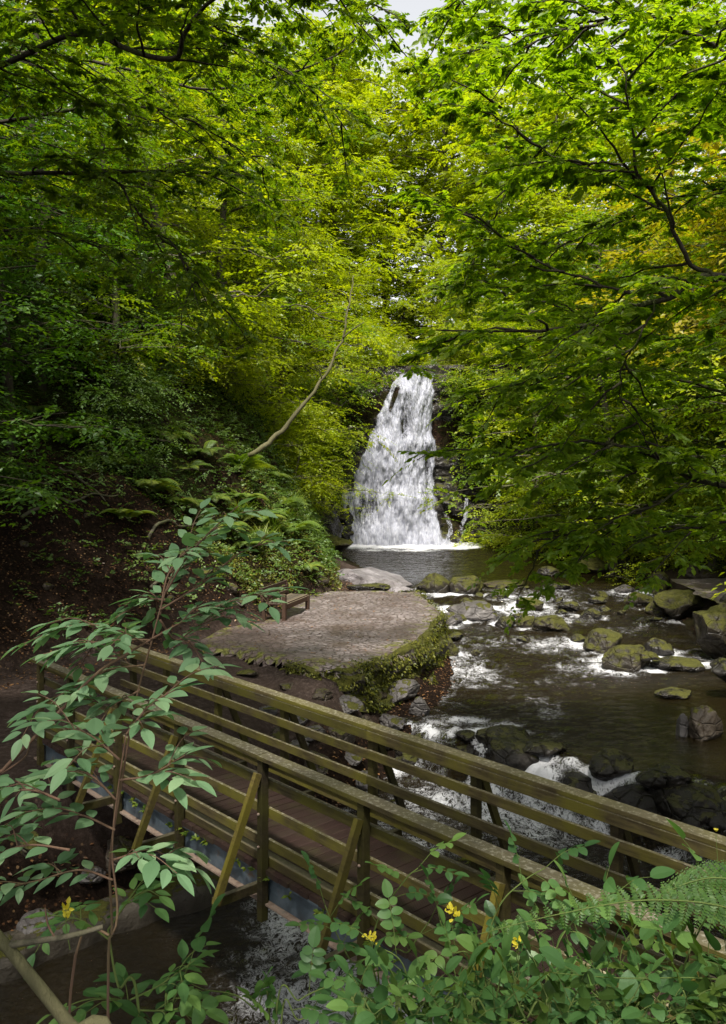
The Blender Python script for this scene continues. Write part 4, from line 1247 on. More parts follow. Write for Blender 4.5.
TREES = [
    # kind, X, Y, rotation, scale, group, label
    ('c', -11.5, 19, .3, .95, G1, 'dark leaved tree at the near left slope with a thick shaded trunk'),
    ('c', -9.0, 23, 1.7, .9, G1, 'dark thin trunked tree on the left slope above the bare soil'),
    ('a', -7.6, 27, 2.9, .85, G1, 'green tree halfway along the left slope above the ferns'),
    ('a', -13.5, 27, 4.0, 1.0, G1, 'tall green tree high on the left slope'),
    ('b', -8.6, 34, .9, .9, G1, 'sunlit yellow green tree on the left slope above the leaning trunk'),
    ('b', -5.8, 40, 2.1, .85, G1, 'bright tree leaning out left of the falls'),
    ('a', -12.5, 40, 5.1, 1.0, G1, 'tall tree behind the bright left slope trees'),
    ('b', -7.5, 47, 3.7, .95, G1, 'bright tree on the rim left of the waterfall'),
    ('e', -13, 52, 1.1, .9, G1, 'large sunlit tree high on the left rim'),
    ('a', 14.5, 22, .5, .85, G2, 'green tree low on the right slope behind the boughs'),
    ('d', 13.2, 27, 1.9, 1.7, G2, 'golden yellow tree on the right slope'),
    ('d', 13.8, 31.5, 3.9, 1.6, G2, 'smaller golden tree below the first one on the right slope'),
    ('a', 13.8, 36, 3.0, .85, G2, 'green tree reaching over the right side of the pool'),
    ('b', 11.8, 42, 4.4, .8, G2, 'bright green tree leaning over the right side of the falls pool'),
    ('a', 17.5, 38, .1, 1.1, G2, 'tall green tree high on the right slope'),
    ('b', 10.8, 49, 5.5, .85, G2, 'bright tree on the rim right of the waterfall'),
    ('e', 15.5, 53, 2.5, .9, G2, 'large sunlit tree high on the right rim'),
    ('e', -4.8, 60, 0.2, 1.2, G3, 'tall bright tree above and left of the falls'),
    ('e', 9.0, 61, 1.3, 1.2, G3, 'tall bright tree above and right of the falls'),
    ('e', 2.2, 72, 2.2, 1.35, G3, 'pale tree standing back in the gap above the falls'),
    ('b', .2, 56, 3.1, .7, G3, 'small bright tree at the left lip of the falls'),
    ('b', 6.6, 56, 4.6, .7, G3, 'small bright tree at the right lip of the falls'),
    ('e', -12, 70, 3.4, 1.1, G3, 'farthest tall tree on the left skyline'),
    ('e', 14, 72, 5.4, 1.1, G3, 'farthest tall tree on the right skyline'),
    ('e', -4, 82, .7, 1.7, G3, 'distant tree left of the sky gap'),
    ('e', 9, 84, 4.1, 1.7, G3, 'distant tree right of the sky gap'),
    ('e', -1.5, 66, 3.0, 1.5, G3, 'tall tree directly behind the left lip of the falls'),
    ('e', 6.2, 68, 1.9, 1.45, G3, 'tall tree directly behind the right lip of the falls'),
    ('e', -8.5, 58, 5.0, 1.1, G3, 'broad bright tree left of the falls rim'),
    ('e', 12.5, 60, .4, 1.15, G3, 'broad bright tree right of the falls rim'),
    ('a', -6.0, 38, 1.1, 1.2, G1, 'green tree reaching across the stream from the left bank'),
    ('b', -6.5, 32, 4.5, 1.35, G1, 'tall sunlit tree just behind the leaning trunk'),
    ('b', -4.4, 46, 5.9, 1.3, G1, 'sunlit tree closest to the left of the falls'),
    ('a', 10.2, 38, 2.6, 1.25, G2, 'green tree leaning across the pool from the right bank'),
    ('b', 9.0, 46, 2.2, 1.3, G2, 'sunlit tree closest to the right of the falls'),
    ('a', 12.8, 26, 1.0, 1.05, G2, 'green tree just behind the right bank path'),
    ('b', 13.0, 33, .2, 1.25, G2, 'tall sunlit tree behind the golden trees'),
    ('c', -8.4, 17.5, 5.2, 1.0, G1, 'dark tree over the left end of the path'),
    ('c', -14, 22, 2.0, 1.2, G1, 'tall dark tree at the far left of the slope'),
    ('e', 18.5, 36, 1.4, 1.25, G2, 'very tall bright tree high on the right slope'),
    ('e', 16.0, 45, 3.4, 1.3, G2, 'very tall bright tree at the back of the right slope'),
    ('a', 15.5, 24, 5.0, 1.6, G2, 'tallest green tree beside the right bank path'),
    ('b', 14.5, 19.5, 2.9, 1.4, G2, 'sunlit tree on the right bank nearest the bridge'),
    ('e', -14.5, 34, 2.0, 1.2, G1, 'very tall bright tree high on the left slope'),
    # saplings / shrubs
    ('s', -.6, 53, 1.0, .9, G4, 'leafy shrub on the rim just left of the falls lip'),
    ('s', 1.6, 55.5, 2.0, .7, G4, 'small shrub behind the falls lip'),
    ('s', 6.0, 53.2, 3.0, .9, G4, 'leafy shrub on the rim just right of the falls lip'),
    ('s', -3.6, 53, 4.0, 1.1, G4, 'leafy shrub on the left rim'),
    ('s', 9.2, 53, 5.0, 1.1, G4, 'leafy shrub on the right rim'),
    ('s', -5.6, 36.5, .4, .9, G4, 'leafy sapling above the fern bank beside the leaning trunk'),
    ('s', -6.6, 32, 2.4, .9, G4, 'bright sapling over the mossy end of the left bank'),
    ('s', -3.2, 39, 1.4, .95, G4, 'sapling hanging over the pool left of the falls'),
    ('s', -2.9, 45, 3.3, .95, G4, 'sapling screening the left edge of the waterfall'),
    ('s', -1.6, 50.8, 5.0, .7, G4, 'small shrub on the cliff left of the falls top'),
    ('t', -6.8, 25.5, .2, .75, G4, 'dark shrub on the left slope above the bench'),
    ('t', -9.5, 20.5, 1.2, .8, G4, 'dark shrub above the bare left soil'),
    ('t', -12.5, 17.5, 2.2, .8, G4, 'dark shrub at the upper left of the bare soil'),
    ('t', -7.4, 29.5, 3.2, .8, G4, 'dark shrub behind the bright left saplings'),
    ('t', -8.5, 29, 4.4, .9, G4, 'dark shrub beneath the green left slope tree'),
    ('t', -11, 24, 5.4, .9, G4, 'dark shrub beneath the thin trunked left tree'),
    ('s', 7.6, 50.6, .6, .9, G4, 'leafy shrub overhanging the cliff right of the falls'),
    ('s', 9.6, 47, 1.6, 1.0, G4, 'leafy shrub over the dark right side of the falls pool'),
    ('s', 11.2, 41, 2.6, 1.0, G4, 'leafy shrub on the far right side of the pool'),
    ('s', 12, 35.5, 3.6, .9, G4, 'leafy shrub above the wide mossy slab on the right'),
    ('s', 13.2, 31.5, 4.6, .8, G4, 'leafy shrub over the bright green boulder'),
    ('t', 14.5, 27.5, 5.6, .9, G4, 'dark shrub behind the right bank path'),
    ('t', 13.6, 38.5, .9, 1.0, G4, 'dark shrub behind the pool shrubs on the right'),
    ('t', 12, 45, 1.9, 1.0, G4, 'dark shrub at the back right of the pool'),
    ('t', 15.5, 33, 2.9, 1.0, G4, 'dark shrub high behind the right bank path'),
]
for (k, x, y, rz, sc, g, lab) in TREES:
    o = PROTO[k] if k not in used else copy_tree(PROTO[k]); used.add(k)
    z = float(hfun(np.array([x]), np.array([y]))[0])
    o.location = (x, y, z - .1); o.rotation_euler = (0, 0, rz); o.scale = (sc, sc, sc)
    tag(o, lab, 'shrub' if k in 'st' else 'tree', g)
    o.name = 'woodland_shrub' if k in 'st' else 'woodland_tree'

# leaning bare trunk
c = [P(250, 456, 29.5), P(266, 444, 29.5), P(284, 428, 29.6), P(305, 404, 29.7), P(322, 379, 29.8), P(333, 360, 30), P(343, 336, 30), P(347, 318, 30), P(350, 294, 30.2), P(354, 276, 30.4)]
root = empty('leaning_trunk', c[0]); tag(root, 'bare pale trunk leaning out over the fern bank left of the falls', 'tree')
mb = MB(); cc = curve(c, 40); cc = curve(c, 40); cc = cc + .05 * np.stack([vnoise(np.arange(40) * .6, 0, 1.0 + q) for q in range(3)], 1); mb.tube(cc, np.linspace(.085, .015, 40) * (1 + .18 * vnoise(np.arange(40) * .9, 3, 1)), 8); mb.build('trunk', M['bark_pale'], root, True)
mb = MB(); mb.tube(curve([P(343, 338, 30), P(352, 330, 29.8), P(364, 322, 29.6)], 10), [.035, .012], 6); mb.build('branch', M['bark_pale'], root, True)
for (a_, b_) in (((322, 379), (312, 362)), ((334, 357), (346, 352)), ((349, 303), (340, 290)), ((300, 409), (296, 396))):
    mb = MB(); p, q = P(*a_, 29.8), P(*b_, 29.4); mb.tube(curve([p, (p + q) / 2 + [.05, 0, .08], q], 8), [.022, .006], 5); mb.build('side_twig', M['bark_pale'], root, True)

# slim trunks in the upper left shade, each rooted where its foot shows on the slope
def stem_at(pxs, r, lab, y0=14):
    x0, yb = pxs[0]
    ys = np.linspace(y0, 60, 600); xs = (x0 - 363) / F * ys; zs = CZ - (yb - HY) / F * ys
    k = np.where(hfun(xs, ys) > zs)[0]; Y = float(ys[k[0] if len(k) else 300])
    pts = [P(a, c, Y) for a, c in pxs]; pts[0] = pts[0] - [0, 0, .4]
    r = r * Y / 14
    root = empty('slim_trunk', pts[0]); tag(root, lab, 'tree', 'bare stems in the left shade')
    mb = MB(); mb.tube(curve(pts, 40), np.linspace(r, r * .5, 40), 8); mb.build('trunk', M['bark_dark'], root, True)
    for q in range(3):
        a = pts[-1] * (1 - q * .2) + pts[-2] * q * .2
        mb = MB(); mb.tube(curve([a, a + [R.uniform(-.6, .6), R.uniform(-.3, .3), .5], a + [R.uniform(-1.2, 1.2), R.uniform(-.5, .5), .8]], 8), [r * .25, .01], 5)
        mb.build('twig', M['bark_dark'], root, True)


stem_at([(152, 325), (152, 290), (146, 240), (141, 200), (140, 150), (150, 80)], .10, 'slim dark trunk standing in front of the bright leaves upper left')
stem_at([(118, 330), (116, 270), (120, 200), (128, 150), (132, 90)], .075, 'thinner dark trunk left of the slim one in the upper left shade')
stem_at([(38, 380), (36, 300), (45, 220), (30, 120), (40, 20)], .13, 'thick shaded trunk at the upper left among dark leaves')
stem_at([(8, 380), (14, 350), (22, 300), (30, 250)], .05, 'short crooked sapling stem on the upper left slope')


# ------------------------------------------------------------------ ferns
def fern(loc, n=9, L=.7, seed=0, az=None, hi=False, leaf='leaf_fern', lift=.9):
    rr = np.random.default_rng(seed)
    root = empty('fern', loc); st = MB(); lf = MB()
    loc = np.array(loc)
    for i in range(n):
        a = (i / n * 6.283 + rr.uniform(-.3, .3)) if az is None else az + rr.uniform(-.9, .9)
        l = L * rr.uniform(.7, 1.15); t = np.linspace(0, 1, 14)
        d = np.array([math.cos(a), math.sin(a), 0])
        e = rr.uniform(.7, 1.2) * lift
        c = loc + d * (l * (.85 * t))[:, None]; c[:, 2] += l * (e * t - (e * .95) * t ** 2)
        st.tube(c, np.linspace(.006, .002, 14), 4)
        m = 20; tt = .12 + .86 * np.arange(m) / m
        pos = np.stack([np.interp(tt, t, c[:, z]) for z in range(3)], 1)
        tg = unit(np.stack([np.interp(tt, t, np.gradient(c[:, z])) for z in range(3)], 1))
        sd = unit(np.cross(tg, [0, 0, 1.0])); nm = np.cross(sd, tg)
        pl = l * .27 * np.sin((tt * .92 + .08) ** .75 * math.pi) ** .8 * (1 - .25 * tt) + .01
        for s in (-1, 1):
            dd = sd * s + tg * .45 - nm * .12
            leaves(lf, pos, dd, nm + rr.normal(0, .1, nm.shape), pl, T_NARROW, np.full(m, rr.random() * .7 + .15))
    st.build('stalks', M['stem_green'], root); lf.build('fronds', M[leaf], root)
    return root


FERN = [fern((0, 0, 0), 9, .75, 1), fern((0, 0, 0), 8, .6, 2), fern((0, 0, 0), 10, .9, 3)]
fused = [False] * 3


def gz(x, y): return float(hfun(np.array([x]), np.array([y]))[0])


def ground_hit(px, py, y0=8.0, y1=60.0):
    ys = np.linspace(y0, y1, 600); xs = (px - 363) / F * ys; zs = CZ - (py - HY) / F * ys
    h = hfun(xs, ys); k = np.where(h > zs)[0]
    i = k[0] if len(k) else 599
    return np.array([xs[i], ys[i], h[i]])


FP = [(318, 470, 0, 'bright fern highest on the bank beside the leaning trunk'), (300, 492, 2, 'yellowish fern in the middle of the fern bank'), (324, 440, 1, 'small fern just under the leaning trunk'), (283, 508, 0, 'fern above the tufty grass of the bank'),
      (262, 520, 2, 'arching fern on the shaded side of the fern bank'), (150, 495, 2, 'large dark fern on the bare left slope'), (118, 470, 1, 'small dark fern above the large one on the left slope'), (180, 505, 0, 'dark fern beside the large one on the left slope'),
      (60, 440, 2, 'shaded fern high on the left slope'), (95, 420, 0, 'fern near the top of the bare left slope'), (30, 415, 1, 'fern at the far left of the slope'), (215, 500, 1, 'small fern between slope and fern bank'),
      (238, 470, 2, 'fern below the foot of the leaning trunk'), (205, 455, 0, 'fern in the shade below the left saplings'), (312, 520, 1, 'small fern hanging on the mossy bank end'), (296, 545, 1, 'fern low on the mossy bank above the bench'),
      (170, 440, 2, 'fern in the dim middle of the left slope'), (130, 520, 1, 'lowest small fern on the bare slope'), (250, 548, 0, 'fern behind the bench'), (335, 500, 0, 'fern overhanging the dark rock beside the falls'),
      (340, 530, 1, 'tiny fern at the tip of the mossy bank'), (222, 530, 2, 'broad dark fern left of the bench'), (270, 478, 1, 'pale fern at the upper edge of the fern bank'),
      (308, 455, 0, 'upright fern just right of the leaning trunk foot'), (330, 478, 2, 'long fern reaching towards the falls'), (290, 532, 0, 'fern in the middle of the tufty grass'), (318, 498, 2, 'broad yellow green fern on the bank end'),
      (245, 500, 0, 'fern on the shaded edge of the fern bank'), (305, 570, 1, 'small fern low beside the bench end'), (190, 470, 1, 'fern halfway between bare slope and leaning trunk'),
      ]
for k, (px, py, v, lab) in enumerate(FP):
    p = ground_hit(px, py, 14)
    o = FERN[v] if not fused[v] else copy_tree(FERN[v]); fused[v] = True
    s = R.uniform(1.3, 2.0)
    o.location = (p[0], p[1] - .1, p[2] - .02); o.rotation_euler = (R.uniform(-.1, .25), R.uniform(-.1, .3), R.uniform(0, 6.28)); o.scale = (s, s, s)
    tag(o, lab, 'fern', 'ferns on the left bank')

# stones and dead branches on the bare slope
for k, (px, py, w_, lab) in enumerate([(88, 520, 12, 'small stone half buried in the bare left slope'), (140, 560, 16, 'larger stone low on the bare left slope'), (48, 590, 14, 'stone at the foot of the bare left slope'),
                                       (205, 575, 18, 'stone beside the path under the fern bank'), (170, 600, 12, 'little stone at the path edge below the slope'), (232, 592, 20, 'pale stone at the back of the path by the bench'),
                                       (322, 583, 18, 'brown stone at the foot of the mossy bank end'), (24, 545, 12, 'small stone at the far left of the slope'), (240, 606, 16, 'flat stone left of the bench')]):
    p = ground_hit(px, py, 12); W = w_ / F * p[1] / 2
    rock('rock', (p[0], p[1], p[2] + W * .15), (W, W * .8, W * .6), M['rock_brown'], 700 + k, lab, 'rock', 'stones in the left slope')
for k, (a_, b_, lab) in enumerate([((20, 520), (120, 498), 'long dead branch lying on the bare left slope'), ((150, 545), (215, 520), 'short dead branch below the broad dark fern'), ((60, 470), (105, 505), 'dead stick pointing down the left slope'), ((150, 590), (190, 577), 'thin dead stick near the path')]):
    p, q = ground_hit(*a_, 12), ground_hit(*b_, 12)
    cc = np.linspace(p, q, 14); cc[:, 2] = np.maximum(cc[:, 2], hfun(cc[:, 0], cc[:, 1])) + .05 + .03 * vnoise(np.arange(14) * .7, 0, k * 3.0); cc[:, 0] += .06 * vnoise(np.arange(14) * .5, 1, k)
    root = empty('fallen_branch', p); tag(root, lab, 'branch', 'dead branches on the left slope')
    mb = MB(); mb.tube(curve(cc, 30), np.linspace(.045, .015, 30), 7); mb.build('limb', M['bark_grey'], root, True)
    mb = MB(); m_ = cc[8]; mb.tube(curve([m_, m_ + [.12, -.1, .18], m_ + [.3, -.1, .28]], 8), [.015, .006], 5); mb.build('side_twig', M['bark_grey'], root, True)

# ------------------------------------------------------------------ undergrowth, grass, litter (nobody could count these)


def scatter(n, xr, yr, cond):
    x = R.uniform(*xr, n); y = R.uniform(*yr, n)
    dv = sdist(VALLEY, x, y); ds = sdist(STREAM, x, y)
    k = cond(x, y, dv, ds); x, y = x[k], y[k]
    return x, y, hfun(x, y), dv[k]


def undergrowth(name, n, xr, yr, cond, label, leaf, ll, hgt, tw=5, nl=6, tpl=T_LO):
    x, y, z, dv = scatter(n, xr, yr, cond)
    mb = MB(); m = len(x); rep = np.repeat(np.arange(m), tw)
    a = R.uniform(0, 6.28, m * tw); hh = R.random(m * tw) ** 1.3 * hgt
    D = np.stack([np.cos(a), np.sin(a), R.normal(.15, .3, m * tw)], 1)
    O = np.stack([x[rep], y[rep], z[rep] + hh], 1) + R.normal(0, .12, (m * tw, 3))
    sprays(mb, O, D, R.uniform(.15, .4, m * tw), nl, ll, tpl, .35, .3, rnd0=np.clip(fbm(x * .5, y * .5, 0, 3, 4)[rep] + .5 + R.normal(0, .15, m * tw), 0, 1))
    o = mb.build(name, M[leaf]); tag(o, label, 'undergrowth', None, 'stuff')


def c_left(x, y, dv, ds):
    nn = fbm(x * .45, y * .45, 0, 3, 6)
    bare = smooth(8.5, 5.0, dv) * smooth(27, 23, y)
    return (dv > .25) & (R.random(len(x)) < (.8 + nn) * (1 - .80 * bare))


undergrowth('ivy_undergrowth', 12500, (-18, -1), (13, 52), c_left, 'ivy brambles and seedlings covering the left slope', 'leaf_under', .10, .45)
undergrowth('bank_undergrowth', 9000, (8.5, 22), (14, 54), lambda x, y, dv, ds: dv > .1, 'ivy and seedlings covering the right slope', 'leaf_under', .11, .6)
undergrowth('rim_undergrowth', 4000, (-12, 14), (51.5, 74), lambda x, y, dv, ds: (R.random(len(x)) < np.where((x > 1.8) & (x < 5), .15, 1)), 'leafy cover on the rim above the falls', 'leaf_sun', .17, .9)

# greenery hanging on the cliff either side of the falls
mb = MB()
n = 2600
x = R.uniform(-5.5, 11.5, n); z = R.uniform(.8, 9.6, n)
pf = (x - 2.4) / 3.6
k = (abs(pf) > np.interp(z, [0, 5, 9.5], [1.25, .95, .55]) + R.normal(0, .08, n)) & ((z > np.interp(x, [-5.5, -1, 5, 6, 11.5], [.8, 2.4, 3, 4.0, 2.4])))
x, z = x[k], z[k]; y = 50.9 - 2.0 * smooth(1.5, -3, x) * smooth(8, 2, z) - 1.4 * smooth(6.2, 9, x) + R.normal(0, .3, len(x))
rep = np.repeat(np.arange(len(x)), 5); a = R.uniform(3.3, 6.1, len(rep))
D = np.stack([np.cos(a), np.sin(a), R.normal(-.1, .3, len(rep))], 1)
O = np.stack([x[rep], y[rep], z[rep]], 1) + R.normal(0, .25, (len(rep), 3))
sprays(mb, O, D, R.uniform(.3, .8, len(rep)), 8, .15, T_LO, .25, .3)
tag(mb.build('cliff_undergrowth', M['leaf_beech']), 'leafy plants hanging from the cliff on both sides of the falls', 'undergrowth', None, 'stuff')

# mossy leaves on the end of the left bank
x, y, z, dv = scatter(16000, (-4.5, .2), (24.5, 35), lambda x, y, dv, ds: (dv > -.05) & (dv < 3.2) & (fbm(x * 1.1, y * 1.1, 0, 3, 66) > -.1))
mb = MB(); m = len(x)
leaves(mb, np.stack([x, y, z + R.random(m) * .14], 1), R.normal(0, 1, (m, 3)) + [.5, -.5, 0], R.normal(0, .5, (m, 3)) + [.3, -.4, .8], R.uniform(.05, .12, m), T_LO)
tag(mb.build('moss_cover', M['leaf_moss']), 'yellow green moss and tiny plants on the end of the left bank', 'moss', None, 'stuff')

# tufty grass on the fern bank
mb = MB()
for (px, py) in ((285, 520), (300, 530), (272, 530), (290, 505), (262, 545), (305, 512), (325, 545), (240, 520)):
    p = ground_hit(px, py, 14); m = 220
    a = R.uniform(0, 6.28, m); e = R.uniform(.6, 1.5, m)
    d = np.stack([np.cos(a) * np.cos(e), np.sin(a) * np.cos(e), np.sin(e)], 1)
    leaves(mb, p + R.normal(0, .16, (m, 3)) * [1, 1, .3], d, np.stack([-d[:, 2] * np.cos(a), -d[:, 2] * np.sin(a), np.cos(e)], 1) + .01, R.uniform(.35, .7, m), T_BLADE)
tag(mb.build('bank_grass', M['leaf_fern']), 'long arching grass tufts on the fern bank above the bench', 'grass', None, 'stuff')

# leaf litter
x, y, z, dv = scatter(42000, (-15, 3), (9, 32), lambda x, y, dv, ds: (ds > -2.5) & ((dv > -1.0) | (ds < .8)))
m = len(x); mb = MB()
leaves(mb, np.stack([x, y, z + .015], 1), R.normal(0, 1, (m, 3)) * [1, 1, .15], R.normal(0, .25, (m, 3)) + [0, 0, 1], R.uniform(.03, .085, m), T_LO)
tag(mb.build('leaf_litter', M['leaf_brown']), 'brown fallen leaves scattered over the soil and stream edge', 'fallen leaves', None, 'stuff')


# ------------------------------------------------------------------ foreground plants
def leafy_twig(st, lf, pts, ll=.1, gap=.055, seed=0, tpl=T_HI, r=(.0035, .0015), start=.15, alt=False, spread=1.0, droop=.03, end=True, wid=.82):
    rr = np.random.default_rng(seed)
    c = curve(pts, 30); seg = np.linalg.norm(np.diff(c, axis=0), axis=1); cum = np.concatenate([[0], np.cumsum(seg)]); tot = cum[-1]
    st.tube(c, np.linspace(r[0], r[1], 30), 6)
    n = max(2, int(tot * (1 - start) / gap)); s = tot * (start + (1 - start) * (np.arange(n) + .3) / n)
    pos = np.stack([np.interp(s, cum, c[:, k]) for k in range(3)], 1)
    g = np.gradient(c, axis=0); tg = unit(np.stack([np.interp(s, cum, g[:, k]) for k in range(3)], 1))
    sd = unit(np.cross(tg, [0, 0, 1.0])); up = np.cross(sd, tg)
    for q in (-1, 1):
        k = (np.arange(n) % 2 == (0 if q < 0 else 1)) if alt else np.ones(n, bool)
        m = k.sum()
        if not m: continue
        d = sd[k] * q * spread + tg[k] * rr.uniform(.5, .9, (m, 1)) + rr.normal(0, .26, (m, 3)) * [1, 1, .6]; d[:, 2] -= droop
        size = ll * rr.uniform(.6, 1.1, m) * (.75 + .35 * np.sin(np.linspace(.3, 2.6, m)))
        pp = pos[k] + unit(d) * .012
        leaves(lf, pp, d, up[k] + np.array([0, 0, 1.1]) + rr.normal(0, .26, (m, 3)), size, tpl, rr.random(m), wid)
    if end:
        d = tg[-1:] + [0, 0, -.15]
        leaves(lf, c[-1:], d, [[0.05, .05, 1]], [ll * .9], tpl, rr.random(1), wid)


def shrub(name, stems, twigs, label, stemmat, leafmat_, ll, gap, group=None, cat='shrub', tpl=T_HI, sidet=4, **kw):
    """stems: (pts, r0, r1); twigs: polylines"""
    root = empty(name, stems[0][0][0]); tag(root, label, cat, group)
    for (pts, a, b) in stems:
        mb = MB(); mb.tube(curve(pts, 40), np.linspace(a, b, 40), 8); mb.build('stem', M[stemmat], root, True)
    lf = MB()
    for i, t in enumerate(twigs):
        st = MB()
        leafy_twig(st, lf, t, ll, gap, seed=i * 13 + len(label), tpl=tpl, **kw)
        rr = np.random.default_rng(i * 7 + len(label)); c = curve(t, 30)
        for q in range(sidet):
            j = int(rr.uniform(4, 24)); tg = unit(c[j + 1] - c[j]); sd = unit(np.cross(tg, [0, 0, 1.0])) * (1 if q % 2 else -1)
            d = unit(tg * .8 + sd * .8 + rr.normal(0, .25, 3)); l = rr.uniform(.09, .19)
            leafy_twig(st, lf, [c[j], c[j] + d * l * .5 + [0, 0, .012], c[j] + d * l - [0, 0, .015]], ll * .9, gap * 1.15, seed=i * 31 + q, tpl=tpl, r=(.0018, .001))
        st.build('twig', M[stemmat], root, True)
    lf.build('foliage', M[leafmat_], root)
    return root


def G(px, py, Y):
    """root a stem on the near bank below the given pixel"""
    x = (px - 363) / F * Y
    return np.array([x, Y, gz(x, Y) - .05])


A = 2.7
shrub('elder_shrub',
      [([G(112, 1000, A), P(108, 1010, A), P(112, 930, A), P(110, 860, A), P(122, 780, A), P(136, 700, A), P(152, 640, A), P(166, 590, A), P(180, 560, A)], .0045, .0022)],
      [
          [P(166, 592, A), P(185, 560, A), P(210, 532, A - .05), P(238, 506, A - .1)],
          [P(160, 615, A), P(168, 575, A + .05), P(190, 548, A + .1), P(225, 530, A + .1)],
          [P(150, 640, A), P(190, 618, A - .05), P(235, 600, A - .1), P(285, 588, A - .12)],
          [P(160, 610, A), P(200, 585, A), P(245, 550, A), P(290, 540, A)],
          [P(152, 640, A), P(120, 640, A + .05), P(80, 645, A + .1), P(40, 655, A + .1)],
          [P(150, 645, A), P(110, 628, A - .1), P(70, 626, A - .15), P(20, 645, A - .15)],
          [P(145, 665, A), P(110, 670, A), P(70, 690, A), P(25, 712, A)],
          [P(165, 600, A), P(150, 600, A + .1), P(125, 612, A + .15), P(95, 632, A + .15)],
          [P(160, 620, A), P(175, 640, A + .05), P(190, 632, A + .05), P(215, 612, A)],
          [P(140, 690, A), P(120, 700, A), P(90, 702, A), P(70, 712, A)],
      ], 'tall elder shrub with blue green leaves in front of the far end of the bridge', 'stem_red', 'leaf_blue', .080, .030, 'leafy shrubs at the left of the viewpoint')
A = 2.4
shrub('elder_shrub',
      [([G(60, 1000, A), P(70, 1000, A), P(115, 930, A), P(112, 850, A), P(118, 790, A), P(126, 735, A)], .0042, .002)],
      [
          [P(126, 735, A), P(150, 705, A), P(175, 690, A)],
          [P(120, 780, A), P(150, 775, A), P(185, 755, A)],
          [P(116, 800, A), P(90, 775, A), P(60, 770, A), P(30, 780, A)],
          [P(115, 830, A), P(80, 815, A), P(40, 815, A), P(0, 830, A)],
          [P(113, 860, A), P(150, 850, A), P(175, 862, A)],
          [P(113, 880, A), P(80, 870, A), P(40, 880, A), P(0, 890, A)],
          [P(120, 760, A), P(90, 735, A), P(65, 728, A)],
          [P(60, 800, A - .3), P(30, 790, A - .3), P(-10, 795, A - .3)],
          [P(70, 850, A - .3), P(30, 845, A - .3), P(-10, 855, A - .3)],
      ], 'lower elder shrub with large leaves in front of the left abutment', 'stem_red', 'leaf_blue', .092, .042, 'leafy shrubs at the left of the viewpoint')
A = 2.9
shrub('sapling', [([G(150, 1040, A), P(140, 1030, A), P(118, 985, A), P(108, 930, A)], .006, .003)],
      [[P(108, 930, A), P(130, 900, A), P(150, 890, A)], [P(130, 1000, A), P(160, 985, A), P(195, 960, A)], [P(110, 940, A), P(80, 920, A), P(50, 915, A)],
       [P(140, 1015, A), P(120, 1000, A), P(85, 1000, A), P(50, 1015, A)], [P(130, 1010, A), P(170, 1010, A), P(210, 1000, A)]],
      'small dark green sapling over the brown shallows in the bottom left', 'stem_green', 'leaf_rose', .095, .08, 'leafy shrubs at the left of the viewpoint')
# thick bare bough and the twig beside it, lower left
pts = [G(150, 1100, 2.2), P(120, 1085, 2.2), P(72, 1028, 2.2), P(40, 988, 2.2), P(12, 953, 2.2), P(-30, 905, 2.2)]
root = empty('bare_bough', pts[0]); tag(root, 'thick olive brown bare bough rising in the bottom left corner', 'branch')
mb = MB(); mb.tube(curve(pts, 30), np.linspace(.018, .013, 30), 10); mb.build('bough', M['bark_pale'], root, True)
mb = MB(); mb.tube(curve([P(-20, 950, 2.2), P(30, 942, 2.2), P(70, 936, 2.2), P(103, 927, 2.2)], 30), np.linspace(.009, .006, 30), 8); tw = mb.build('branch', M['bark_grey'], root, True)
mb = MB(); mb.tube(curve([P(55, 938, 2.2), P(48, 925, 2.2), P(45, 908, 2.2)], 10), [.003, .002], 5); mb.build('twig', M['stem_red'], root, True)
root = empty('bare_branch', P(-10, 790, 2.6)); tag(root, 'thin bare brown branch slanting across the elder leaves at the left', 'branch')
mb = MB(); mb.tube(curve([G(-60, 900, 2.6), P(-40, 830, 2.6), P(0, 774, 2.6), P(50, 722, 2.6), P(95, 675, 2.6), P(125, 655, 2.6), P(150, 640, 2.6)], 30), np.linspace(.008, .003, 30), 8); mb.build('stem', M['stem_red'], root, True)
mb = MB(); mb.tube(curve([P(0, 775, 2.6), P(25, 757, 2.55), P(30, 742, 2.5)], 8), [.003, .002], 5); mb.build('twig', M['stem_red'], root, True)


# compound (rose like) leaves
def compound(st, lf, a, b, ll, n=3, seed=0, tpl=T_ROUND, r=.0016):
    rr = np.random.default_rng(seed)
    a = np.array(a); b = np.array(b); mid = (a + b) / 2 + [0, 0, np.linalg.norm(b - a) * .12]
    c = curve([a, mid, b], 14); st.tube(c, [r, r * .5], 5)
    t = np.linspace(.42, .86, n); pos = np.stack([np.interp(t, np.linspace(0, 1, 14), c[:, k]) for k in range(3)], 1)
    tg = unit(b - a); sd = unit(np.cross(tg, [0, 0, 1.0])); up = np.cross(sd, tg) + [0, 0, .4] + rr.normal(0, .3, 3)
    rn = np.clip(rr.random() + rr.normal(0, .1, n), 0, 1)
    for q in (-1, 1):
        d = sd * q + tg * .35 + rr.normal(0, .12, (n, 3)); d[:, 2] -= .1
        leaves(lf, pos, d, up + rr.normal(0, .2, (n, 3)), ll * rr.uniform(.75, 1, n), tpl, rn)
    leaves(lf, c[-1:], [tg], [up], [ll * 1.15], tpl, rn[:1])


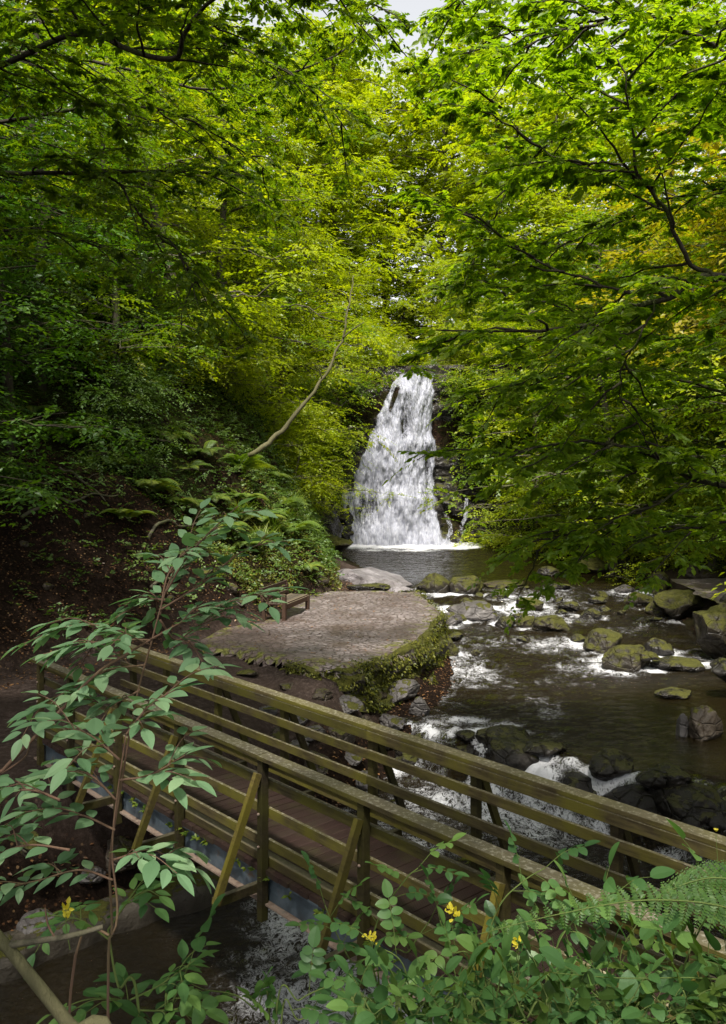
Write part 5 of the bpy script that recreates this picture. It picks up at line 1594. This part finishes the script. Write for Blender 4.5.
def rose(label, base_px, Y, arch, ll=.05, n=3, leaf='leaf_rose', cl=.16, gap=.07, name='rose_bush', seed=0, group='brambly plants at the foot of the viewpoint', tpl=T_ROUND, cat='plant'):
    rr = np.random.default_rng(seed)
    root = empty(name, G(base_px, 1024, Y)); tag(root, label, cat, group)
    st = MB(); lf = MB()
    for i, px in enumerate(arch):
        p = [G(base_px, 1024, Y)] + [P(x, y, Y + dz) for (x, y, dz) in px]
        c = curve(p, 30); st.tube(c, np.linspace(.004, .002, 30), 6)
        vis = curve([P(x, y, Y + dz) for (x, y, dz) in px], 30)
        seg = np.linalg.norm(np.diff(vis, axis=0), axis=1).sum(); m = max(2, int(seg / gap))
        for k in range(m):
            q = vis[int(k / m * 29)]
            j = min(int(k / m * 29) + 1, 29); tg = unit(vis[j] - vis[j - 1]) if j > 0 else np.array([0, 0, 1])
            sd = unit(np.cross(tg, [0, -1.0, .25])) * (1 if k % 2 else -1)
            d = unit(sd * .9 + tg * .55 + rr.normal(0, .25, 3) + np.array([0, -.25, .0]))
            compound(st, lf, q, q + d * cl * rr.uniform(.75, 1.15), ll, n, seed * 50 + i * 20 + k, tpl)
        compound(st, lf, vis[-1], vis[-1] + unit(vis[-1] - vis[-3]) * cl, ll, n, seed * 50 + i, tpl)
    st.build('stems', M['stem_green'], root, True); lf.build('foliage', M[leaf], root)
    return root


rose('wild rose with rounded leaflets in front of the third bridge brace', 385, 3.3, [[(380, 1010, 0), (372, 960, 0), (378, 920, 0), (405, 880, 0), (418, 868, 0)], [(380, 1010, 0), (350, 960, 0), (335, 930, 0), (325, 905, 0)], [(385, 1000, 0), (410, 950, 0), (430, 920, 0)]], .05, 3, seed=1)
rose('rose spray just right of the yellow leaves, tallest over the deck', 480, 3.2, [[(478, 1010, 0), (485, 950, 0), (500, 905, 0), (525, 880, 0), (545, 868, 0)], [(478, 1010, 0), (510, 960, 0), (545, 930, 0), (565, 920, 0)], [(480, 1000, 0), (450, 950, 0), (440, 920, 0)]], .052, 3, seed=2)
rose('low rose leaves along the bottom edge left of the middle', 270, 3.0, [[(270, 1030, 0), (255, 1010, 0), (235, 995, 0), (205, 990, 0)], [(275, 1030, 0), (300, 1000, 0), (330, 985, 0)], [(280, 1040, 0), (300, 1020, 0), (340, 1010, 0)]], .058, 3, seed=3)
rose('single upright rose shoot over the brown shallows at the bottom', 165, 2.9, [[(165, 1040, 0), (170, 1010, 0), (180, 985, 0), (190, 962, 0)]], .075, 2, seed=4, cl=.16, gap=.11)
rose('rose leaves overlapping the lowest rails at the bottom middle', 420, 2.9, [[(420, 1030, 0), (410, 990, 0), (400, 960, 0), (375, 945, 0)], [(425, 1030, 0), (450, 990, 0), (470, 970, 0)], [(430, 1030, 0), (400, 1015, 0), (370, 1000, 0)]], .05, 3, seed=5)
rose('broad leaved bramble in front of the deck right of the middle', 560, 3.0, [[(560, 1030, 0), (550, 985, 0), (560, 940, 0), (590, 905, 0), (620, 890, 0)], [(560, 1030, 0), (530, 990, 0), (505, 970, 0)], [(565, 1030, 0), (600, 990, 0), (620, 965, 0)]], .075, 1, seed=6, cl=.11, gap=.06, name='bramble')
rose('bramble with three part leaves at the right end of the bottom thicket', 680, 2.8, [[(680, 1030, 0), (680, 985, 0), (690, 950, 0), (712, 900, 0), (700, 870, 0)], [(680, 1030, 0), (650, 990, 0), (640, 970, 0)], [(690, 1030, 0), (715, 990, 0), (735, 960, 0)]], .075, 1, seed=7, cl=.11, gap=.07, name='bramble')
rose('bramble low in the bottom right corner under the fern', 620, 2.6, [[(620, 1040, 0), (610, 1010, 0), (590, 990, 0)], [(630, 1040, 0), (660, 1015, 0), (690, 1005, 0)], [(630, 1045, 0), (640, 1020, 0), (610, 1010, 0)]], .075, 1, seed=8, cl=.10, gap=.055, name='bramble')
rose('nettle like plant with pointed leaves at the bottom middle', 355, 2.7, [[(355, 1040, 0), (350, 1010, 0), (360, 985, 0)], [(360, 1040, 0), (385, 1015, 0), (395, 1000, 0)], [(450, 1040, 0), (440, 1010, 0), (455, 985, 0)]], .085, 1, seed=9, cl=.07, gap=.05, name='nettle', tpl=T_HI)
rose('second nettle like plant beneath the tallest rose spray', 500, 2.7, [[(500, 1040, 0), (495, 1010, 0), (500, 980, 0)], [(510, 1040, 0), (535, 1015, 0), (545, 1000, 0)], [(480, 1040, 0), (470, 1015, 0), (478, 1000, 0)]], .085, 1, seed=10, cl=.07, gap=.05, name='nettle', tpl=T_HI)
rose('bluish rose spray on the right in front of the near handrail', 640, 3.5, [[(640, 1010, 0), (620, 960, 0), (640, 920, 0), (655, 905, 0)], [(640, 1010, 0), (590, 960, 0), (575, 925, 0), (570, 905, 0)], [(640, 1000, 0), (670, 960, 0), (690, 940, 0)]], .05, 3, seed=11)

# more low filler plants of the thicket, each with its own place
fill = [(430, 2.7, 'leafy seedling right of the low rose stems'), (485, 3.0, 'taller leafy seedling behind the rose shoots'), (605, 3.1, 'taller leafy seedling between bramble and bluish rose'),
        (730, 2.8, 'tall leafy seedling cut by the right edge'), (395, 2.5, 'leafy seedling at the bottom between the nettle and the roses'), (470, 2.5, 'leafy seedling at the bottom under the yellow leaves'),
        (545, 2.4, 'leafy seedling at the bottom below the broad leaved bramble'), (600, 2.4, 'leafy seedling at the bottom right of the bramble stems'), (660, 2.4, 'leafy seedling near the bottom right corner'), (715, 2.4, 'leafy seedling in the bottom right corner'),
        (575, 3.0, 'leafy seedling between the two brambles'), (515, 2.9, 'leafy seedling behind the second nettle'), (640, 2.9, 'leafy seedling behind the right brambles'), (700, 3.0, 'leafy seedling beneath the fern fronds')]
for k, (px, Y, lab) in enumerate(fill):
    t = 982 + (k % 3) * 8 - (32 if Y > 2.7 else 0)
    rose(lab, px, Y, [[(px, 1040, 0), (px + 6, 1012, 0), (px - 4, t, 0)], [(px, 1040, 0), (px + 20, 1015, 0), (px + 34, t + 6, 0)], [(px, 1040, 0), (px - 20, 1018, 0), (px - 32, t + 8, 0)]], .055, 1 + k % 2, seed=20 + k, cl=.08, gap=.04, name='seedling', leaf='leaf_rose' if k % 3 else 'leaf_under', tpl=T_HI if k % 2 else T_ROUND)


# large bipinnate fern fronds, right foreground
def big_frond(root, pts, L, seed):
    rr = np.random.default_rng(seed); st = MB(); lf = MB()
    c = curve(pts, 40); st.tube(c, np.linspace(.0035, .001, 40), 6)
    m = 22; tt = .06 + .93 * np.arange(m) / m
    pos = np.stack([np.interp(tt, np.linspace(0, 1, 40), c[:, z]) for z in range(3)], 1); g = np.gradient(c, axis=0)
    tg = unit(np.stack([np.interp(tt, np.linspace(0, 1, 40), g[:, z]) for z in range(3)], 1))
    nm0 = np.array([.05, -.75, .6]); sd = unit(np.cross(tg, nm0)); nm = np.cross(sd, tg)
    pl = L * np.sin((tt * .93 + .07) ** .6 * math.pi) ** .85 + .01
    for s in (-1, 1):
        for i in range(m):
            d = unit(sd[i] * s + tg[i] * .35 - nm[i] * .25)
            k = max(4, int(pl[i] / .0075)); u = (np.arange(k) + .5) / k
            p = pos[i] + d * (pl[i] * u)[:, None] - nm[i] * (.25 * pl[i] * u ** 2)[:, None]
            st.tube(np.array([pos[i], p[k // 2], p[-1]]), [.0009, .0004], 3, False)
            e = unit(np.cross(d, nm[i]))
            sz = .020 * (1 - u) ** .7 * (pl[i] / L) + .004
            for q in (-1, 1):
                leaves(lf, p, np.tile(e * q, (k, 1)) + d * .35, nm[i] + rr.normal(0, .12, (k, 3)), sz, T_LO, np.clip(rr.normal(.5, .2, k), 0, 1))
    st.build('stalk', M['stem_green'], root, True); lf.build('frond', M['leaf_fern2'], root)


M['leaf_fern2'] = leafmat('leaf_fern2', (.03, .075, .012), (.055, .12, .018), (.09, .16, .025), .35, .02)
root = empty('fern', G(760, 1000, 2.6)); tag(root, 'large lacy fern arching in from the right over the near rails', 'fern')
big_frond(root, [P(800, 960, 2.5), P(740, 912, 2.5), P(650, 900, 2.55), P(560, 914, 2.6), P(475, 935, 2.65)], .056, 1)
big_frond(root, [P(800, 950, 2.7), P(760, 890, 2.7), P(720, 878, 2.7), P(685, 884, 2.7), P(655, 900, 2.7)], .06, 2)

# yellow leaves and one flower head among the roses
for k, (px, py, s, lab) in enumerate([(452, 912, 1.0, 'cluster of bright yellow turning leaves over the bridge deck'), (371, 938, .8, 'small yellow leaves in front of the third brace'), (517, 942, .6, 'small yellow leaf right of the rose stems'),
                                      (66, 910, .7, 'yellow leaf among the left elder leaves')]):
    Y = 3.0 if px > 100 else 2.4
    root = empty('yellow_sprig', P(px, py + 30, Y)); tag(root, lab, 'leaves', 'yellow turning leaves')
    st = MB(); st.tube(curve([P(px + 4, py + 40, Y), P(px, py + 15, Y), P(px, py, Y)], 10), [.0015, .001], 5); st.build('stem', M['stem_green'], root)
    lf = MB(); m = int(16 * s) + 3
    a = R.uniform(0, 6.28, m)
    leaves(lf, P(px, py, Y) + R.normal(0, .012 * s, (m, 3)), np.stack([np.cos(a), R.normal(0, .3, m), np.sin(a)], 1), R.normal(0, .3, (m, 3)) + [0, -1, .5], R.uniform(.010, .021, m), T_MID)
    lf.build('leaves', M['leaf_gold'], root)

# a long pale grass stem and a yellow bud at the right
root = empty('grass_stem', G(740, 1000, 2.5)); tag(root, 'long pale grass stem lying across the leaves at the bottom right', 'grass')
mb = MB(); mb.tube(curve([P(760, 985, 2.4), P(700, 978, 2.4), P(620, 978, 2.4), P(545, 972, 2.4)], 20), [.0022, .0012], 6); mb.build('stem', M['leaf_fern'], root)
root = empty('hawkbit', G(715, 1000, 3.0)); tag(root, 'thin flower stalk with a yellow bud in front of the far handrail', 'flower')
mb = MB(); mb.tube(curve([G(705, 1000, 3.0), P(708, 960, 3.0), P(718, 890, 3.0), P(716, 835, 3.0)], 20), [.0018, .001], 5); mb.build('stem', M['stem_green'], root)
lf = MB(); a = np.linspace(0, 6.28, 12); leaves(lf, np.tile(P(716, 832, 3.0), (12, 1)), np.stack([np.cos(a), np.sin(a), np.ones(12) * 1.5], 1), np.stack([-np.cos(a), -np.sin(a), np.ones(12) * .3], 1), .014, T_LO); lf.build('bud', M['leaf_gold'], root)

# little ferns rooted along the steel beam
mb = MB()
for k in range(46):
    x = R.uniform(-4.5, 4.5); c = bw(x, -.70, -.08 + R.uniform(-.05, .02)); m = R.integers(5, 11)
    a = R.uniform(0, 6.28, m); d = np.stack([np.cos(a), np.sin(a) , R.uniform(-.5, .9, m)], 1) + np.array([-BR_N[0], -BR_N[1], 0]) * .8
    leaves(mb, np.tile(c, (m, 1)), d, R.normal(0, .3, (m, 3)) + [0, 0, 1], R.uniform(.03, .085, m), T_LO)
tag(mb.build('beam_plants', M['leaf_fern']), 'tiny ferns and moss growing along the bridge edge', 'ferns', None, 'stuff')

# ------------------------------------------------------------------ camera, light, sky
cam = bpy.data.cameras.new('camera'); co = bpy.data.objects.new('camera', cam); COL.objects.link(co)
co.location = (0, 0, CZ); co.rotation_euler = (math.pi / 2, 0, 0)
cam.sensor_fit = 'VERTICAL'; cam.sensor_height = 36; cam.lens = 36 * F / 1024
cam.shift_y = -(512 - HY) / 1024
cam.clip_start = .05; cam.clip_end = 3000
SC.camera = co

SUN_EL, SUN_AZ = math.radians(60), math.radians(187)     # azimuth from +Y towards +X: high behind the viewer
sun = bpy.data.lights.new('sun', 'SUN'); so = bpy.data.objects.new('sun', sun); COL.objects.link(so)
sun.energy = 3.4; sun.angle = math.radians(4); sun.color = (1, .95, .86)
dirv = Vector((-math.sin(SUN_AZ) * math.cos(SUN_EL), -math.cos(SUN_AZ) * math.cos(SUN_EL), -math.sin(SUN_EL)))
so.rotation_euler = dirv.to_track_quat('-Z', 'Y').to_euler()
w = bpy.data.worlds.new('World'); SC.world = w; w.use_nodes = True
nt = w.node_tree; nt.nodes.clear(); n = N(nt)
sky = n.node('ShaderNodeTexSky'); sky.sky_type = 'NISHITA'; sky.sun_disc = False
sky.sun_elevation = SUN_EL; sky.sun_rotation = SUN_AZ; sky.dust_density = 2.5; sky.air_density = 1.0
hs = n.node('ShaderNodeHueSaturation'); hs.inputs['Saturation'].default_value = .12; n.link(sky.outputs[0], hs.inputs['Color'])
bg = n.node('ShaderNodeBackground'); n.link(hs.outputs[0], bg.inputs[0]); bg.inputs[1].default_value = .10
wo = n.node('ShaderNodeOutputWorld'); n.link(bg.outputs[0], wo.inputs[0])

SC.view_settings.view_transform = 'Standard'; SC.view_settings.look = 'None'
SC.view_settings.exposure = 1.5; SC.view_settings.gamma = 1.0
SC.cycles.max_bounces = 6; SC.cycles.diffuse_bounces = 3; SC.cycles.transmission_bounces = 5; SC.cycles.transparent_max_bounces = 12
SC.cycles.caustics_reflective = False; SC.cycles.caustics_refractive = False
SC.cycles.sample_clamp_indirect = 6
